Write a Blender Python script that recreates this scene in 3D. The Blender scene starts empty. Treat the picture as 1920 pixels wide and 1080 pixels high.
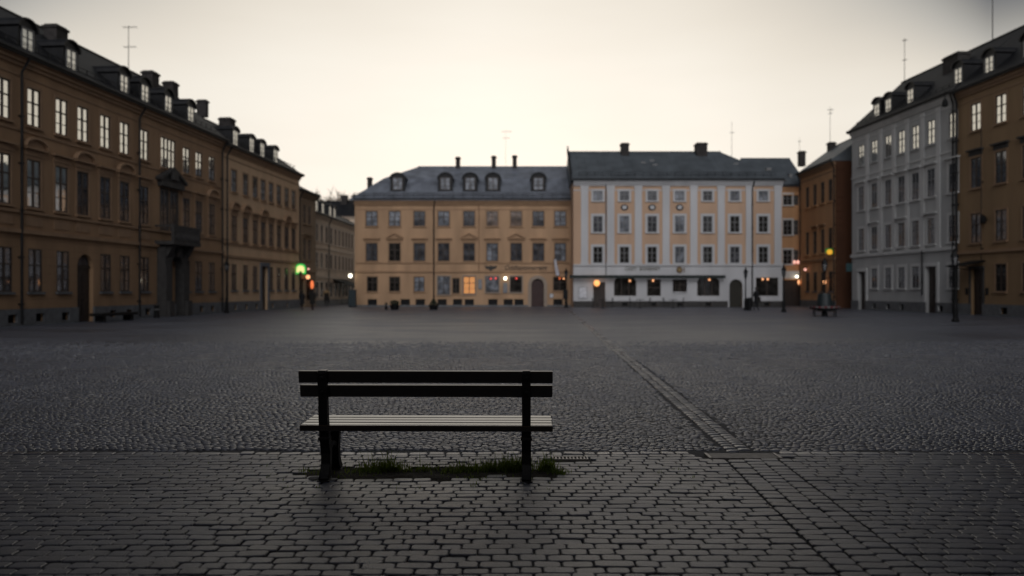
import bpy, bmesh, math, random
import numpy as np
from mathutils import Vector, Matrix
random.seed(7); rng = np.random.default_rng(11)
R = math.radians; PI = math.pi
scene = bpy.context.scene
COL = scene.collection
CAMH, F, CX, HY = 1.55, 1500.0, 960.0, 543.0

# ------------------------------------------------------------------ materials
MATS = {}
def nodes_of(m):
    m.use_nodes = True
    nt = m.node_tree
    return nt, nt.nodes, nt.links, nt.nodes['Principled BSDF']

def mat(name, col, rough=0.6, metal=0.0, var=0.15, scale=3.0, bump=0.0, bscale=30.0, spec=0.5, streak=False, groove=None, seams=None):
    if name in MATS: return MATS[name]
    m = bpy.data.materials.new(name); nt, N, L, B = nodes_of(m)
    B.inputs['Roughness'].default_value = rough
    B.inputs['Metallic'].default_value = metal
    B.inputs['Specular IOR Level'].default_value = spec
    tc = N.new('ShaderNodeTexCoord')
    src = tc.outputs['Object']
    no = N.new('ShaderNodeTexNoise'); no.inputs['Scale'].default_value = scale; no.inputs['Detail'].default_value = 6
    if streak:
        mp = N.new('ShaderNodeMapping'); mp.inputs['Scale'].default_value = (1, 1, 0.22)
        L.new(src, mp.inputs['Vector']); L.new(mp.outputs['Vector'], no.inputs['Vector'])
    else:
        L.new(src, no.inputs['Vector'])
    cr = N.new('ShaderNodeValToRGB')
    cr.color_ramp.elements[0].position = 0.3; cr.color_ramp.elements[1].position = 0.72
    cr.color_ramp.elements[0].color = (*[c * (1 - var) for c in col], 1)
    cr.color_ramp.elements[1].color = (*[min(1, c * (1 + var)) for c in col], 1)
    L.new(no.outputs['Fac'], cr.inputs['Fac']); L.new(cr.outputs['Color'], B.inputs['Base Color'])
    last = None
    def bump_node(h, strength, dist, prev):
        b = N.new('ShaderNodeBump'); b.inputs['Strength'].default_value = strength; b.inputs['Distance'].default_value = dist
        L.new(h, b.inputs['Height'])
        if prev: L.new(prev, b.inputs['Normal'])
        return b.outputs['Normal']
    if bump:
        n2 = N.new('ShaderNodeTexNoise'); n2.inputs['Scale'].default_value = bscale; n2.inputs['Detail'].default_value = 5
        L.new(src, n2.inputs['Vector'])
        last = bump_node(n2.outputs['Fac'], bump, 0.02, last)
    if groove or seams:
        sp = N.new('ShaderNodeSeparateXYZ'); L.new(src, sp.inputs[0])
        ax, per, wid, lim = (sp.outputs['Z'], *groove) if groove else (sp.outputs['X'], *seams)
        d = N.new('ShaderNodeMath'); d.operation = 'DIVIDE'; L.new(ax, d.inputs[0]); d.inputs[1].default_value = per
        fr = N.new('ShaderNodeMath'); fr.operation = 'FRACT'; L.new(d.outputs[0], fr.inputs[0])
        lt = N.new('ShaderNodeMath'); lt.operation = 'GREATER_THAN'; L.new(fr.outputs[0], lt.inputs[0]); lt.inputs[1].default_value = wid
        h = lt.outputs[0]
        if groove:
            g2 = N.new('ShaderNodeMath'); g2.operation = 'GREATER_THAN'; L.new(ax, g2.inputs[0]); g2.inputs[1].default_value = lim
            mx = N.new('ShaderNodeMath'); mx.operation = 'MAXIMUM'; L.new(h, mx.inputs[0]); L.new(g2.outputs[0], mx.inputs[1]); h = mx.outputs[0]
        last = bump_node(h, 0.9, 0.03, last)
    if last: L.new(last, B.inputs['Normal'])
    MATS[name] = m
    return m

def emit(name, col, strength):
    if name in MATS: return MATS[name]
    m = bpy.data.materials.new(name); nt, N, L, B = nodes_of(m)
    B.inputs['Base Color'].default_value = (*col, 1)
    B.inputs['Emission Color'].default_value = (*col, 1)
    B.inputs['Emission Strength'].default_value = strength
    MATS[name] = m
    return m

def glass(name, refl, tint, col=(0.02, 0.022, 0.026)):
    """window pane: dark room behind, mirror-like coated outer face"""
    if name in MATS: return MATS[name]
    m = bpy.data.materials.new(name); nt, N, L, B = nodes_of(m)
    no = N.new('ShaderNodeTexNoise'); no.inputs['Scale'].default_value = 1.7
    oi = N.new('ShaderNodeObjectInfo')
    tc = N.new('ShaderNodeTexCoord')
    ad = N.new('ShaderNodeVectorMath'); ad.operation = 'ADD'
    sc_ = N.new('ShaderNodeVectorMath'); sc_.operation = 'SCALE'; sc_.inputs['Scale'].default_value = 40
    cb = N.new('ShaderNodeCombineXYZ'); L.new(oi.outputs['Random'], cb.inputs[0]); L.new(oi.outputs['Random'], cb.inputs[2])
    L.new(cb.outputs[0], sc_.inputs[0]); L.new(tc.outputs['Object'], ad.inputs[0]); L.new(sc_.outputs[0], ad.inputs[1])
    L.new(ad.outputs[0], no.inputs['Vector'])
    cr = N.new('ShaderNodeValToRGB')
    cr.color_ramp.elements[0].position = 0.4; cr.color_ramp.elements[1].position = 0.75
    cr.color_ramp.elements[0].color = (*col, 1); cr.color_ramp.elements[1].color = (*[c * 4 for c in col], 1)
    L.new(no.outputs['Fac'], cr.inputs['Fac'])
    L.new(cr.outputs['Color'], B.inputs['Base Color'])
    B.inputs['Roughness'].default_value = 0.1; B.inputs['Specular IOR Level'].default_value = 0.5 if refl > .1 else 0.12
    gl = N.new('ShaderNodeBsdfGlossy'); gl.inputs['Color'].default_value = (*tint, 1); gl.inputs['Roughness'].default_value = 0.03
    n2 = N.new('ShaderNodeTexNoise'); n2.inputs['Scale'].default_value = 2.2; L.new(ad.outputs[0], n2.inputs['Vector'])
    bp = N.new('ShaderNodeBump'); bp.inputs['Strength'].default_value = 0.03; bp.inputs['Distance'].default_value = 0.05
    L.new(n2.outputs['Fac'], bp.inputs['Height']); L.new(bp.outputs['Normal'], gl.inputs['Normal'])
    mx = N.new('ShaderNodeMixShader'); mx.inputs[0].default_value = refl
    L.new(B.outputs[0], mx.inputs[1]); L.new(gl.outputs[0], mx.inputs[2])
    L.new(mx.outputs[0], N['Material Output'].inputs['Surface'])
    MATS[name] = m
    return m

# ------------------------------------------------------------------ mesh builder
class MB:
    def __init__(s): s.v = []; s.f = []; s.m = []
    def add(s, vs, fs, mi=0):
        o = len(s.v); s.v += [tuple(v) for v in vs]
        for f in fs: s.f.append(tuple(i + o for i in f)); s.m.append(mi)
        return s
    def box(s, x0, x1, y0, y1, z0, z1, mi=0):
        v = [(x0,y0,z0),(x1,y0,z0),(x1,y1,z0),(x0,y1,z0),(x0,y0,z1),(x1,y0,z1),(x1,y1,z1),(x0,y1,z1)]
        return s.add(v, [(0,3,2,1),(4,5,6,7),(0,1,5,4),(1,2,6,5),(2,3,7,6),(3,0,4,7)], mi)
    def bev(s, x0, x1, y0, y1, z0, z1, b=0.006, mi=0):
        """box with chamfered long edges"""
        bm = bmesh.new(); bmesh.ops.create_cube(bm, size=1)
        for v in bm.verts:
            v.co = ((x0+x1)/2 + v.co.x*(x1-x0), (y0+y1)/2 + v.co.y*(y1-y0), (z0+z1)/2 + v.co.z*(z1-z0))
        bmesh.ops.bevel(bm, geom=bm.edges[:], offset=b, segments=2, affect='EDGES', profile=0.6)
        bm.verts.index_update()
        s.add([v.co[:] for v in bm.verts], [[v.index for v in f.verts] for f in bm.faces], mi); bm.free(); return s
    def prism(s, poly, axis, a, b, mi=0):
        """closed 2D polygon extruded along axis ('x': poly=(y,z); 'y': poly=(x,z); 'z': poly=(x,y))"""
        def P(p, t):
            return {'x': (t, p[0], p[1]), 'y': (p[0], t, p[1]), 'z': (p[0], p[1], t)}[axis]
        n = len(poly)
        v = [P(p, a) for p in poly] + [P(p, b) for p in poly]
        f = [tuple(range(n)), tuple(range(2*n-1, n-1, -1))] + [(i, (i+1) % n + 0, (i+1) % n + n, i + n) for i in range(n)]
        return s.add(v, f, mi)
    def tube(s, pts, r, n=8, mi=0, caps=True):
        pts = [Vector(p) for p in pts]
        rs = r if isinstance(r, (list, tuple)) else [r] * len(pts)
        vs = []
        for i, p in enumerate(pts):
            t = (pts[min(i+1, len(pts)-1)] - pts[max(i-1, 0)]).normalized()
            a = Vector((0, 0, 1)) if abs(t.z) < 0.9 else Vector((1, 0, 0))
            x = t.cross(a).normalized(); y = t.cross(x)
            for k in range(n):
                an = 2*PI*k/n
                vs.append(p + (x*math.cos(an) + y*math.sin(an)) * rs[i])
        fs = []
        for i in range(len(pts)-1):
            for k in range(n):
                a, b = i*n + k, i*n + (k+1) % n
                fs.append((a, b, b+n, a+n))
        if caps: fs += [tuple(range(n-1, -1, -1)), tuple(range((len(pts)-1)*n, len(pts)*n))]
        return s.add(vs, fs, mi)
    def lathe(s, prof, n=14, c=(0, 0), mi=0):
        vs = []; fs = []
        for r, z in prof:
            for k in range(n):
                vs.append((c[0] + r*math.cos(2*PI*k/n), c[1] + r*math.sin(2*PI*k/n), z))
        for i in range(len(prof)-1):
            for k in range(n):
                a, b = i*n + k, i*n + (k+1) % n
                fs.append((a, b, b+n, a+n))
        fs += [tuple(range(n-1, -1, -1)), tuple(range((len(prof)-1)*n, len(prof)*n))]
        return s.add(vs, fs, mi)
    def ball(s, c, r, n=12, m=8, mi=0, sz=1.0):
        prof = [(max(1e-4, r*math.sin(PI*i/m)), c[2] - r*sz*math.cos(PI*i/m)) for i in range(m+1)]
        return s.lathe(prof, n, (c[0], c[1]), mi)
    def mesh(s, name, mats, smooth=False):
        me = bpy.data.meshes.new(name)
        me.from_pydata(s.v, [], s.f)
        for m in (mats if isinstance(mats, (list, tuple)) else [mats]): me.materials.append(m)
        me.polygons.foreach_set('material_index', s.m)
        if smooth: me.polygons.foreach_set('use_smooth', [True]*len(s.f))
        me.update()
        return me
    def build(s, name, mats, parent=None, loc=(0, 0, 0), smooth=False):
        return link(name, s.mesh(name, mats, smooth), parent, loc)

def link(name, me, parent=None, loc=(0, 0, 0), rot=(0, 0, 0)):
    o = bpy.data.objects.new(name, me); COL.objects.link(o)
    o.parent = parent; o.location = loc; o.rotation_euler = rot
    return o
def tag(o, label=None, cat=None, group=None, kind=None):
    for k, v in (('label', label), ('category', cat), ('group', group), ('kind', kind)):
        if v: o[k] = v
    return o
def thing(name, label, cat, loc=(0, 0, 0), rz=0.0, group=None):
    return tag(link(name, None, None, loc, (0, 0, rz)), label, cat, group)
def copy_tree(o, parent=None, loc=None, rz=None, label=None):
    c = o.copy(); COL.objects.link(c); c.parent = parent
    if loc is not None: c.location = loc
    if rz is not None: c.rotation_euler = (0, 0, rz)
    if label: c['label'] = label
    for ch in list(o.children): copy_tree(ch, c)
    return c
def at(px, py, d):
    return ((px-CX)/F*d, d, CAMH + (HY-py)/F*d)

# ------------------------------------------------------------------ palette
OCHRE_L = mat('ochre_plaster_palace', (0.33, 0.203, 0.112), 0.85, var=0.22, scale=0.9, bump=0.25, bscale=14, streak=True, groove=(0.37, 0.11, 3.85))
OCHRE_L2 = mat('ochre_plaster_pale', (0.60, 0.41, 0.25), 0.85, var=0.12, scale=0.9, bump=0.25, bscale=14, streak=True, groove=(0.37, 0.1, 3.7))
OCHRE_N = mat('grey_ochre_plaster', (0.27, 0.19, 0.12), 0.85, var=0.12, scale=0.9, bump=0.2, streak=True)
CREAM = mat('cream_plaster', (0.60, 0.48, 0.36), 0.85, var=0.12, scale=0.8, bump=0.2, streak=True)
OCHRE_C = mat('ochre_plaster_centre', (0.43, 0.272, 0.16), 0.85, var=0.2, scale=0.8, bump=0.25, bscale=14, streak=True)
PEACH = mat('peach_plaster', (0.50, 0.33, 0.22), 0.85, var=0.10, scale=0.8, bump=0.2, streak=True)
WHITE = mat('white_plaster', (0.50, 0.495, 0.50), 0.8, var=0.10, scale=0.8, bump=0.2, streak=True)
ORANGE = mat('orange_plaster', (0.55, 0.31, 0.155), 0.85, var=0.13, scale=0.8, bump=0.2, streak=True)
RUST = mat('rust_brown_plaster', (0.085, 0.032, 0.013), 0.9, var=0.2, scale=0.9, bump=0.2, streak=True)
GREY = mat('warm_grey_plaster', (0.44, 0.44, 0.43), 0.85, var=0.10, scale=0.8, bump=0.2, streak=True)
GREYT = mat('pale_grey_trim', (0.58, 0.575, 0.56), 0.8, var=0.10, scale=1.2, bump=0.15, streak=True)
OCHRE_R = mat('ochre_plaster_right', (0.285, 0.182, 0.095), 0.85, var=0.15, scale=0.8, bump=0.25, streak=True, groove=(0.42, 0.09, 3.9))
TRIM_L = mat('ochre_trim', (0.31, 0.195, 0.115), 0.8, var=0.15, scale=2, bump=0.2)
TRIM_C = mat('ochre_trim_centre', (0.34, 0.21, 0.12), 0.8, var=0.12, scale=2, bump=0.2)
TRIM_CR = mat('cream_trim', (0.52, 0.42, 0.33), 0.8, var=0.12, scale=2, bump=0.2)
STONE = mat('granite_plinth', (0.13, 0.135, 0.14), 0.75, var=0.25, scale=4, bump=0.4, bscale=25)
STONE_D = mat('dark_sandstone', (0.045, 0.042, 0.04), 0.8, var=0.3, scale=4, bump=0.5, bscale=20)
ROOF_D = mat('black_metal_roof', (0.012, 0.0125, 0.014), 0.6, var=0.35, scale=1.3, bump=0.1, spec=0.3, seams=(0.55, 0.08, 0))
ROOF_G = mat('blue_grey_metal_roof', (0.18, 0.195, 0.225), 0.5, metal=0.1, var=0.35, scale=1.0, bump=0.1, seams=(0.6, 0.08, 0))
ROOF_B = mat('slate_metal_roof', (0.095, 0.108, 0.118), 0.55, metal=0.1, var=0.25, scale=1.0, bump=0.1, seams=(0.6, 0.1, 0))
DARKMETAL = mat('dark_sheet_metal', (0.012, 0.012, 0.013), 0.55, var=0.3, scale=3, spec=0.3)
BRICKD = mat('sooty_chimney', (0.035, 0.03, 0.028), 0.9, var=0.4, scale=4, bump=0.4)
FR_BROWN = mat('brown_window_paint', (0.045, 0.03, 0.022), 0.6, var=0.2)
FR_MID = mat('tan_window_paint', (0.13, 0.085, 0.055), 0.6, var=0.2)
FR_GREY = mat('grey_window_paint', (0.16, 0.16, 0.16), 0.6, var=0.15)
DOORM = mat('dark_door_wood', (0.03, 0.02, 0.016), 0.55, var=0.3, scale=5)
DOOR_R = mat('oxblood_door', (0.035, 0.012, 0.01), 0.55, var=0.3, scale=5)
DOOR_G = mat('olive_door', (0.016, 0.013, 0.006), 0.55, var=0.3, scale=5)
IRON = mat('black_iron', (0.006, 0.006, 0.0065), 0.6, spec=0.25, var=0.4, scale=20, bump=0.2, bscale=60)
GL_SIDE = glass('mirror_window_glass', 0.78, (0.86, 0.84, 0.78))
GL_BACK = glass('dull_window_glass', 0.02, (0.75, 0.76, 0.8), (0.03, 0.03, 0.033))
GL_SIDE2 = glass('street_side_glass', 0.12, (0.75, 0.76, 0.8), (0.03, 0.03, 0.033))
GL_DARK = glass('dark_shop_glass', 0.015, (0.7, 0.7, 0.75), (0.012, 0.011, 0.01))
GL_CURT = glass('curtained_window_glass', 0.02, (0.75, 0.76, 0.8), (0.085, 0.09, 0.10))
GL_TAN = glass('blinded_window_glass', 0.02, (0.75, 0.72, 0.7), (0.075, 0.055, 0.045))
LIT_O = emit('warm_lit_room', (1.0, 0.42, 0.13), 0.22)
L_WHITE = emit('white_lamp_glow', (1.0, 0.93, 0.72), 5.0)
L_ORANGE = emit('orange_lamp_glow', (1.0, 0.42, 0.13), 1.3)
L_SMALL = emit('orange_bulb_glow', (1.0, 0.45, 0.2), 1.6)
L_RED = emit('red_bulb_glow', (1.0, 0.1, 0.08), 1.1)
L_REDO = emit('red_orange_glow', (1.0, 0.22, 0.07), 0.9)
L_PINK = emit('pink_bulb_glow', (1.0, 0.5, 0.4), 1.1)
L_GREEN = emit('green_neon_glow', (0.02, 0.7, 0.1), 0.5)
L_YEL = emit('pale_yellow_sign_glow', (1.0, 0.85, 0.35), 0.8)
L_AMB = emit('amber_sign_glow', (1.0, 0.5, 0.04), 0.55)

# ------------------------------------------------------------------ buildings
class Bld:
    def __init__(s, name, label, P0, P1, D, H, wall, cat='building', group=None):
        s.P0, s.P1, s.D, s.H, s.wall = Vector(P0), Vector(P1), D, H, wall
        dv = s.P1 - s.P0; s.W = dv.length; s.dir = dv / s.W
        s.root = thing(name, label, cat, (P0[0], P0[1], 0), math.atan2(dv.y, dv.x), group)
        s.open = []; s.cache = {}; s.doors = []
    def u(s, px):
        k = (px-CX)/F
        return (k*s.P0.y - s.P0.x) / (s.dir.x - k*s.dir.y)
    def depth(s, px): return s.P0.y + s.u(px)*s.dir.y
    def z(s, px, py): return CAMH + (HY-py)/F*s.depth(px)
    def world(s, u, y, z):
        n = Vector((-s.dir.y, s.dir.x))
        p = s.P0 + s.dir*u + n*y
        return (p.x, p.y, z)
    def shell(s, parts=None):
        """front wall with real openings and reveals, side and rear walls"""
        mb = MB(); W, H, D = s.W, s.H, s.D
        us = sorted(set([0, W] + [min(W, max(0, a)) for o in s.open for a in o[:2]]))
        zs = sorted(set([-0.1, H] + [a for o in s.open for a in o[2:4]]))
        for i in range(len(us)-1):
            if us[i+1]-us[i] < 1e-5: continue
            for j in range(len(zs)-1):
                uc, zc = (us[i]+us[i+1])/2, (zs[j]+zs[j+1])/2
                if any(o[0] < uc < o[1] and o[2] < zc < o[3] for o in s.open): continue
                mb.add([(us[i],0,zs[j]),(us[i+1],0,zs[j]),(us[i+1],0,zs[j+1]),(us[i],0,zs[j+1])], [(0,1,2,3)])
        q = 0.3
        for o in s.open:
            a, b, c, d = o[:4]; arch = o[4] if len(o) > 4 else 0
            t = d if not arch else d - arch
            mb.add([(a,0,c),(a,q,c),(a,q,t),(a,0,t)], [(0,1,2,3)])
            mb.add([(b,0,c),(b,0,t),(b,q,t),(b,q,c)], [(0,1,2,3)])
            mb.add([(a,0,c),(b,0,c),(b,q,c),(a,q,c)], [(0,1,2,3)])
            if not arch:
                mb.add([(a,0,d),(a,q,d),(b,q,d),(b,0,d)], [(0,1,2,3)])
            else:
                n = 12; uc = (a+b)/2; r = (b-a)/2
                pts = [(uc - r*math.cos(PI*k/n), t + arch*math.sin(PI*k/n)) for k in range(n+1)]
                for k in range(n):
                    p, p2 = pts[k], pts[k+1]
                    mb.add([(p[0],0,p[1]),(p2[0],0,p2[1]),(p2[0],0,d+1e-4),(p[0],0,d+1e-4)], [(0,1,2,3)])
                    mb.add([(p[0],0,p[1]),(p[0],q,p[1]),(p2[0],q,p2[1]),(p2[0],0,p2[1])], [(0,1,2,3)])
        mb.add([(0,0,-.1),(0,D,-.1),(0,D,H),(0,0,H)], [(0,3,2,1)])
        mb.add([(W,0,-.1),(W,D,-.1),(W,D,H),(W,0,H)], [(0,1,2,3)])
        mb.add([(0,D,-.1),(W,D,-.1),(W,D,H),(0,D,H)], [(0,3,2,1)])
        mb.build('wall', s.wall, s.root)
    def band(s, z0, z1, out, m, name='string_course', u0=None, u1=None):
        a, b = (0 if u0 is None else u0), (s.W if u1 is None else u1)
        full = [d for d in s.open if d[2] <= z0 + .12 and d[3] >= z1 - .01]
        part = [d for d in s.open if d not in full and d[2] < z1 and d[3] > z0]
        segs = [(a, b)]
        for d in full:
            nw = []
            for p, q in segs:
                if d[1] <= p or d[0] >= q: nw.append((p, q)); continue
                if d[0] > p: nw.append((p, d[0]))
                if d[1] < q: nw.append((d[1], q))
            segs = nw
        o = None
        for p, q in segs:
            mb = MB(); x = p
            for d in sorted(d for d in part if d[1] > p and d[0] < q):
                mb.box(x, d[0], -out, 0.02, z0, z1)
                if d[2] > z0: mb.box(d[0], d[1], -out, 0.02, z0, d[2])
                if d[3] < z1: mb.box(d[0], d[1], -out, 0.02, d[3], z1)
                x = d[1]
            mb.box(x, q, -out, 0.02, z0, z1)
            o = mb.build(name, m, s.root)
        return o
    def cornice(s, m, h=0.45, out=0.32, name='cornice'):
        mb = MB(); H = s.H
        for k in range(3):
            mb.box(-0.0, s.W, -out*(k+1)/3, 0.03, H - h + h*k/3 + .001*k, H - h + h*(k+1)/3)
        mb.box(0.0, s.W, -0.035, 0.02, H - h - 0.42, H - h - 0.34)
        return mb.build(name, m, s.root)
    def pilaster(s, uc, w, z0, z1, m, out=0.07):
        mb = MB(); mb.box(uc-w/2, uc+w/2, -out, 0.02, z0, z1)
        mb.box(uc-w/2-0.04, uc+w/2+0.04, -out-0.03, 0.02, z1-0.25, z1-0.02)
        mb.box(uc-w/2-0.04, uc+w/2+0.04, -out-0.03, 0.02, z0+.002, z0+0.2)
        return mb.build('pilaster', m, s.root)
    def downpipe(s, uc, z0=0.1, z1=None, m=None, r=0.055, jog=True):
        mb = MB(); z1 = z1 or s.H - 0.1
        pts = [(uc, -0.12, z0), (uc, -0.12, z1-0.9)]
        pts += [(uc, -0.12, z1-0.6), (uc+0.12, -0.4, z1)] if jog else [(uc, -0.12, z1)]
        mb.tube(pts, r, 8)
        z = z0+0.8
        while z < z1-1: mb.box(uc-r-0.02, uc+r+0.02, -0.12-r-.015, 0.02, z, z+0.06); z += 2.0
        return mb.build('downpipe', m or DARKMETAL, s.root)
    def gutter(s, out=0.42, m=None):
        mb = MB(); mb.tube([(-0.05, -out, s.H+0.03), (s.W+0.05, -out, s.H+0.03)], 0.075, 8)
        return mb.build('gutter', m or DARKMETAL, s.root)
    def roof(s, prof, m, uL=None, uR=None, over=0.4, guard=False):
        """prof: (y, z) from the front eave to the ridge, mirrored behind; uL/uR: inset at each level (hips)"""
        mb = MB(); n = len(prof); uL = uL or [0]*n; uR = uR or [0]*n
        L_, R_ = [], []
        D = 2*prof[-1][0]
        s.back = D
        for (y, z), a, b in zip(prof, uL, uR):
            L_.append(((-0.12+a, y, z), (-0.12+a, D-y, z))); R_.append(((s.W+0.12-b, y, z), (s.W+0.12-b, D-y, z)))
        for i in range(n-1):
            for k in (0, 1):
                q = [L_[i][k], R_[i][k], R_[i+1][k], L_[i+1][k]]
                mb.add(q, [(0,1,2,3) if k == 0 else (3,2,1,0)])
            if i < n-1:
                mb.add([L_[i][0], L_[i+1][0], L_[i+1][1], L_[i][1]], [(0,1,2,3)])
                mb.add([R_[i][0], R_[i][1], R_[i+1][1], R_[i+1][0]], [(0,1,2,3)])
        # eave thickness and soffit
        e = 0.1; y, z = prof[0]
        a, b = L_[0][0][0], R_[0][0][0]
        mb.add([(a,y,z),(b,y,z),(b,y,z-e),(a,y,z-e)], [(0,3,2,1)])
        mb.add([(a,y,z-e),(b,y,z-e),(b,D-y,z-e),(a,D-y,z-e)], [(0,3,2,1)])
        mb.add([(a,y,z),(a,y,z-e),(a,D-y,z-e),(a,D-y,z)], [(0,3,2,1)])
        mb.add([(b,y,z),(b,y,z-e),(b,D-y,z-e),(b,D-y,z)], [(0,1,2,3)])
        mb.add([(a,D-y,z),(b,D-y,z),(b,D-y,z-e),(a,D-y,z-e)], [(0,1,2,3)])
        # ridge roll
        mb.tube([(L_[-1][0][0], prof[-1][0], prof[-1][1]+0.02), (R_[-1][0][0], prof[-1][0], prof[-1][1]+0.02)], 0.07, 6)
        s.prof = prof
        s.roof_ob = mb.build('roof', m, s.root)
        if guard:
            g = MB()
            for zz in (0.25, 0.45):
                g.tube([(0.5, prof[0][0]+0.55, prof[0][1]+zz+.25), (s.W-0.5, prof[0][0]+0.55, prof[0][1]+zz+.25)], 0.018, 5)
            k = 0.5
            while k < s.W-0.4: g.box(k-0.015, k+0.015, prof[0][0]+0.53, prof[0][0]+0.57, prof[0][1]+0.2, prof[0][1]+0.72); k += 0.7
            g.build('snow_guard', DARKMETAL, s.roof_ob)
        return s.roof_ob
    def roof_z(s, y):
        for (y0, z0), (y1, z1) in zip(s.prof[:-1], s.prof[1:]):
            if y0 <= y <= y1: return z0 + (z1-z0)*(y-y0)/(y1-y0)
        return s.prof[-1][1]
    def chimney(s, uc, y, w, z1, dp=None, m=BRICKD, pots=0, zb=None):
        dp = dp or w; zb = zb if zb is not None else s.roof_z(min(y, 2*s.prof[-1][0]-y) if y > s.prof[-1][0] else y) - 0.6
        mb = MB(); mb.box(uc-w/2, uc+w/2, y-dp/2, y+dp/2, zb, z1-0.2)
        mb.box(uc-w/2-0.06, uc+w/2+0.06, y-dp/2-0.06, y+dp/2+0.06, z1-0.2, z1-0.08)
        mb.box(uc-w/2+0.03, uc+w/2-0.03, y-dp/2+0.03, y+dp/2-0.03, z1-0.08, z1)
        for k in range(pots): mb.tube([(uc-w/4+k*w/2, y, z1-.05), (uc-w/4+k*w/2, y, z1+0.22)], 0.09, 8)
        return mb.build('chimney', m, s.roof_ob)
    def dormer(s, uc, y, w, h, arch, m, glassm, fr, ww=None, wh=None, deep=2.2, z=None):
        """arched dormer standing on the roof slope; its window is a sub-part"""
        key = ('dormer', w, h, arch, m.name, glassm.name, deep)
        z0 = s.roof_z(y) if z is None else z
        if key not in s.cache:
            ww = ww or w*0.58; wh = wh or h*0.62
            n = 8
            def arc(hw, base, rise): return [(hw*math.cos(PI*k/n), base + rise*math.sin(PI*k/n)) for k in range(n+1)]
            mb = MB()
            poly = [(-w/2, -0.5), (w/2, -0.5)] + arc(w/2, h-arch, arch)
            mb.prism(poly, 'y', 0, deep)
            out = arc(w/2+0.1, h-arch+0.0, arch+0.1); inn = [(p[0]*0.86, p[1]-0.07) for p in out][::-1]
            mb.prism(out + inn, 'y', -0.12, deep)
            mb.box(-w/2-0.05, w/2+0.05, -0.1, 0.02, -0.02, 0.07)
            me = mb.mesh('dormer', m)
            fb = MB(); zb = 0.14
            fb.box(-ww/2-0.06, -ww/2, -0.05, 0.02, zb, zb+wh); fb.box(ww/2, ww/2+0.06, -0.05, 0.02, zb, zb+wh)
            fb.box(-ww/2-0.06, ww/2+0.06, -0.055, 0.02, zb-0.06, zb); fb.box(-ww/2-0.06, ww/2+0.06, -0.055, 0.02, zb+wh, zb+wh+0.06)
            fb.box(-0.03, 0.03, -0.045, 0.0, zb, zb+wh)
            for t in (0.33, 0.66): fb.box(-ww/2, ww/2, -0.04, 0.0, zb+wh*t-0.015, zb+wh*t+0.015)
            fb.add([(-ww/2,-0.02,zb),(ww/2,-0.02,zb),(ww/2,-0.02,zb+wh),(-ww/2,-0.02,zb+wh)], [(0,1,2,3)], 1)
            s.cache[key] = (me, fb.mesh('dormer_window', [fr, glassm]))
        a, b = s.cache[key]
        d = link('dormer', a, s.root, (uc, y, z0)); link('dormer_window', b, d, (0, -0.003, 0))
        return d
    def win(s, uc, z0, z1, w, fr, gl, nx=1, tr=(0.62,), sur=None, sw=0.14, hood=None, hm=None, sill=True, arch=0, hz=0.35, inset=0.03, label=None):
        s.open.append((uc-w/2, uc+w/2, z0, z1) + ((arch,) if arch else ()))
        h = z1-z0
        key = (round(w, 3), round(h, 3), fr.name, gl.name, nx, tr, sur and sur.name, sw, hood, hz, arch, inset)
        if key not in s.cache:
            fb = MB(); t = 0.055; y0, y1 = inset-0.03, inset+0.05
            fb.box(-w/2, -w/2+t, y0, y1, 0, h); fb.box(w/2-t, w/2, y0, y1, 0, h)
            fb.box(-w/2+t, w/2-t, y0, y1, 0, t); fb.box(-w/2+t, w/2-t, y0, y1, h-t, h)
            for k in range(nx):
                x = -w/2 + w*(k+1)/(nx+1); fb.box(x-0.035, x+0.035, y0-0.01, y1-.002, t, h-t)
            for f in tr: fb.box(-w/2+t, w/2-t, y0+.004, y1-.004, h*f-0.03, h*f+0.03)
            for f in ((0.31,) if len(tr) == 1 else ()):
                fb.box(-w/2+t, w/2-t, y0+.012, y1-.012, h*f-0.015, h*f+0.015)
            frame = fb.mesh('window', fr)
            pm = MB(); pm.add([(-w/2+.02,0,-h/2+.02),(w/2-.02,0,-h/2+.02),(w/2-.02,0,h/2-.02),(-w/2+.02,0,h/2-.02)], [(0,1,2,3)])
            pane = pm.mesh('pane', gl)
            sm = hmesh = sl = None
            if sur:
                b = MB(); o = 0.03
                b.box(-w/2-sw, -w/2, -o, 0.02, 0, h+sw); b.box(w/2, w/2+sw, -o, 0.02, 0, h+sw); b.box(-w/2, w/2, -o, 0.02, h, h+sw)
                sm = b.mesh('surround', sur)
            if sill:
                b = MB(); b.box(-w/2-sw, w/2+sw, -0.12, 0.1, -0.1, -0.002); sl = b.mesh('sill', sur or hm or fr)
            if hood:
                b = MB(); hw = w/2+sw+0.12; zb = h+hz
                b.box(-hw+0.1, hw-0.1, -0.06, 0.02, h+sw+0.02, zb)
                b.box(-hw, hw, -0.22, 0.02, zb, zb+0.09)
                if hood == 'ped':
                    b.prism([(-hw, zb+0.09), (hw, zb+0.09), (0, zb+0.45)], 'y', -0.12, 0.02)
                    for sg in (-1, 1):
                        b.prism([(sg*hw, zb+0.09), (0, zb+0.47), (0, zb+0.57), (sg*(hw+0.05), zb+0.17)], 'y', -0.24, 0.02)
                elif hood == 'seg':
                    n = 8; A = [(hw*math.cos(PI*k/n), zb+0.09+0.36*math.sin(PI*k/n)) for k in range(n+1)]
                    B2 = [(hw*1.06*math.cos(PI*k/n), zb+0.11+0.45*math.sin(PI*k/n)) for k in range(n+1)]
                    b.prism(A, 'y', -0.11, 0.02); b.prism(A + B2[::-1], 'y', -0.24, 0.02)
                hmesh = b.mesh('hood', hm or sur or fr)
            s.cache[key] = (frame, pane, sm, sl, hmesh)
        frame, pane, sm, sl, hmesh = s.cache[key]
        o = link('window', frame, s.root, (uc, 0, z0))
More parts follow.
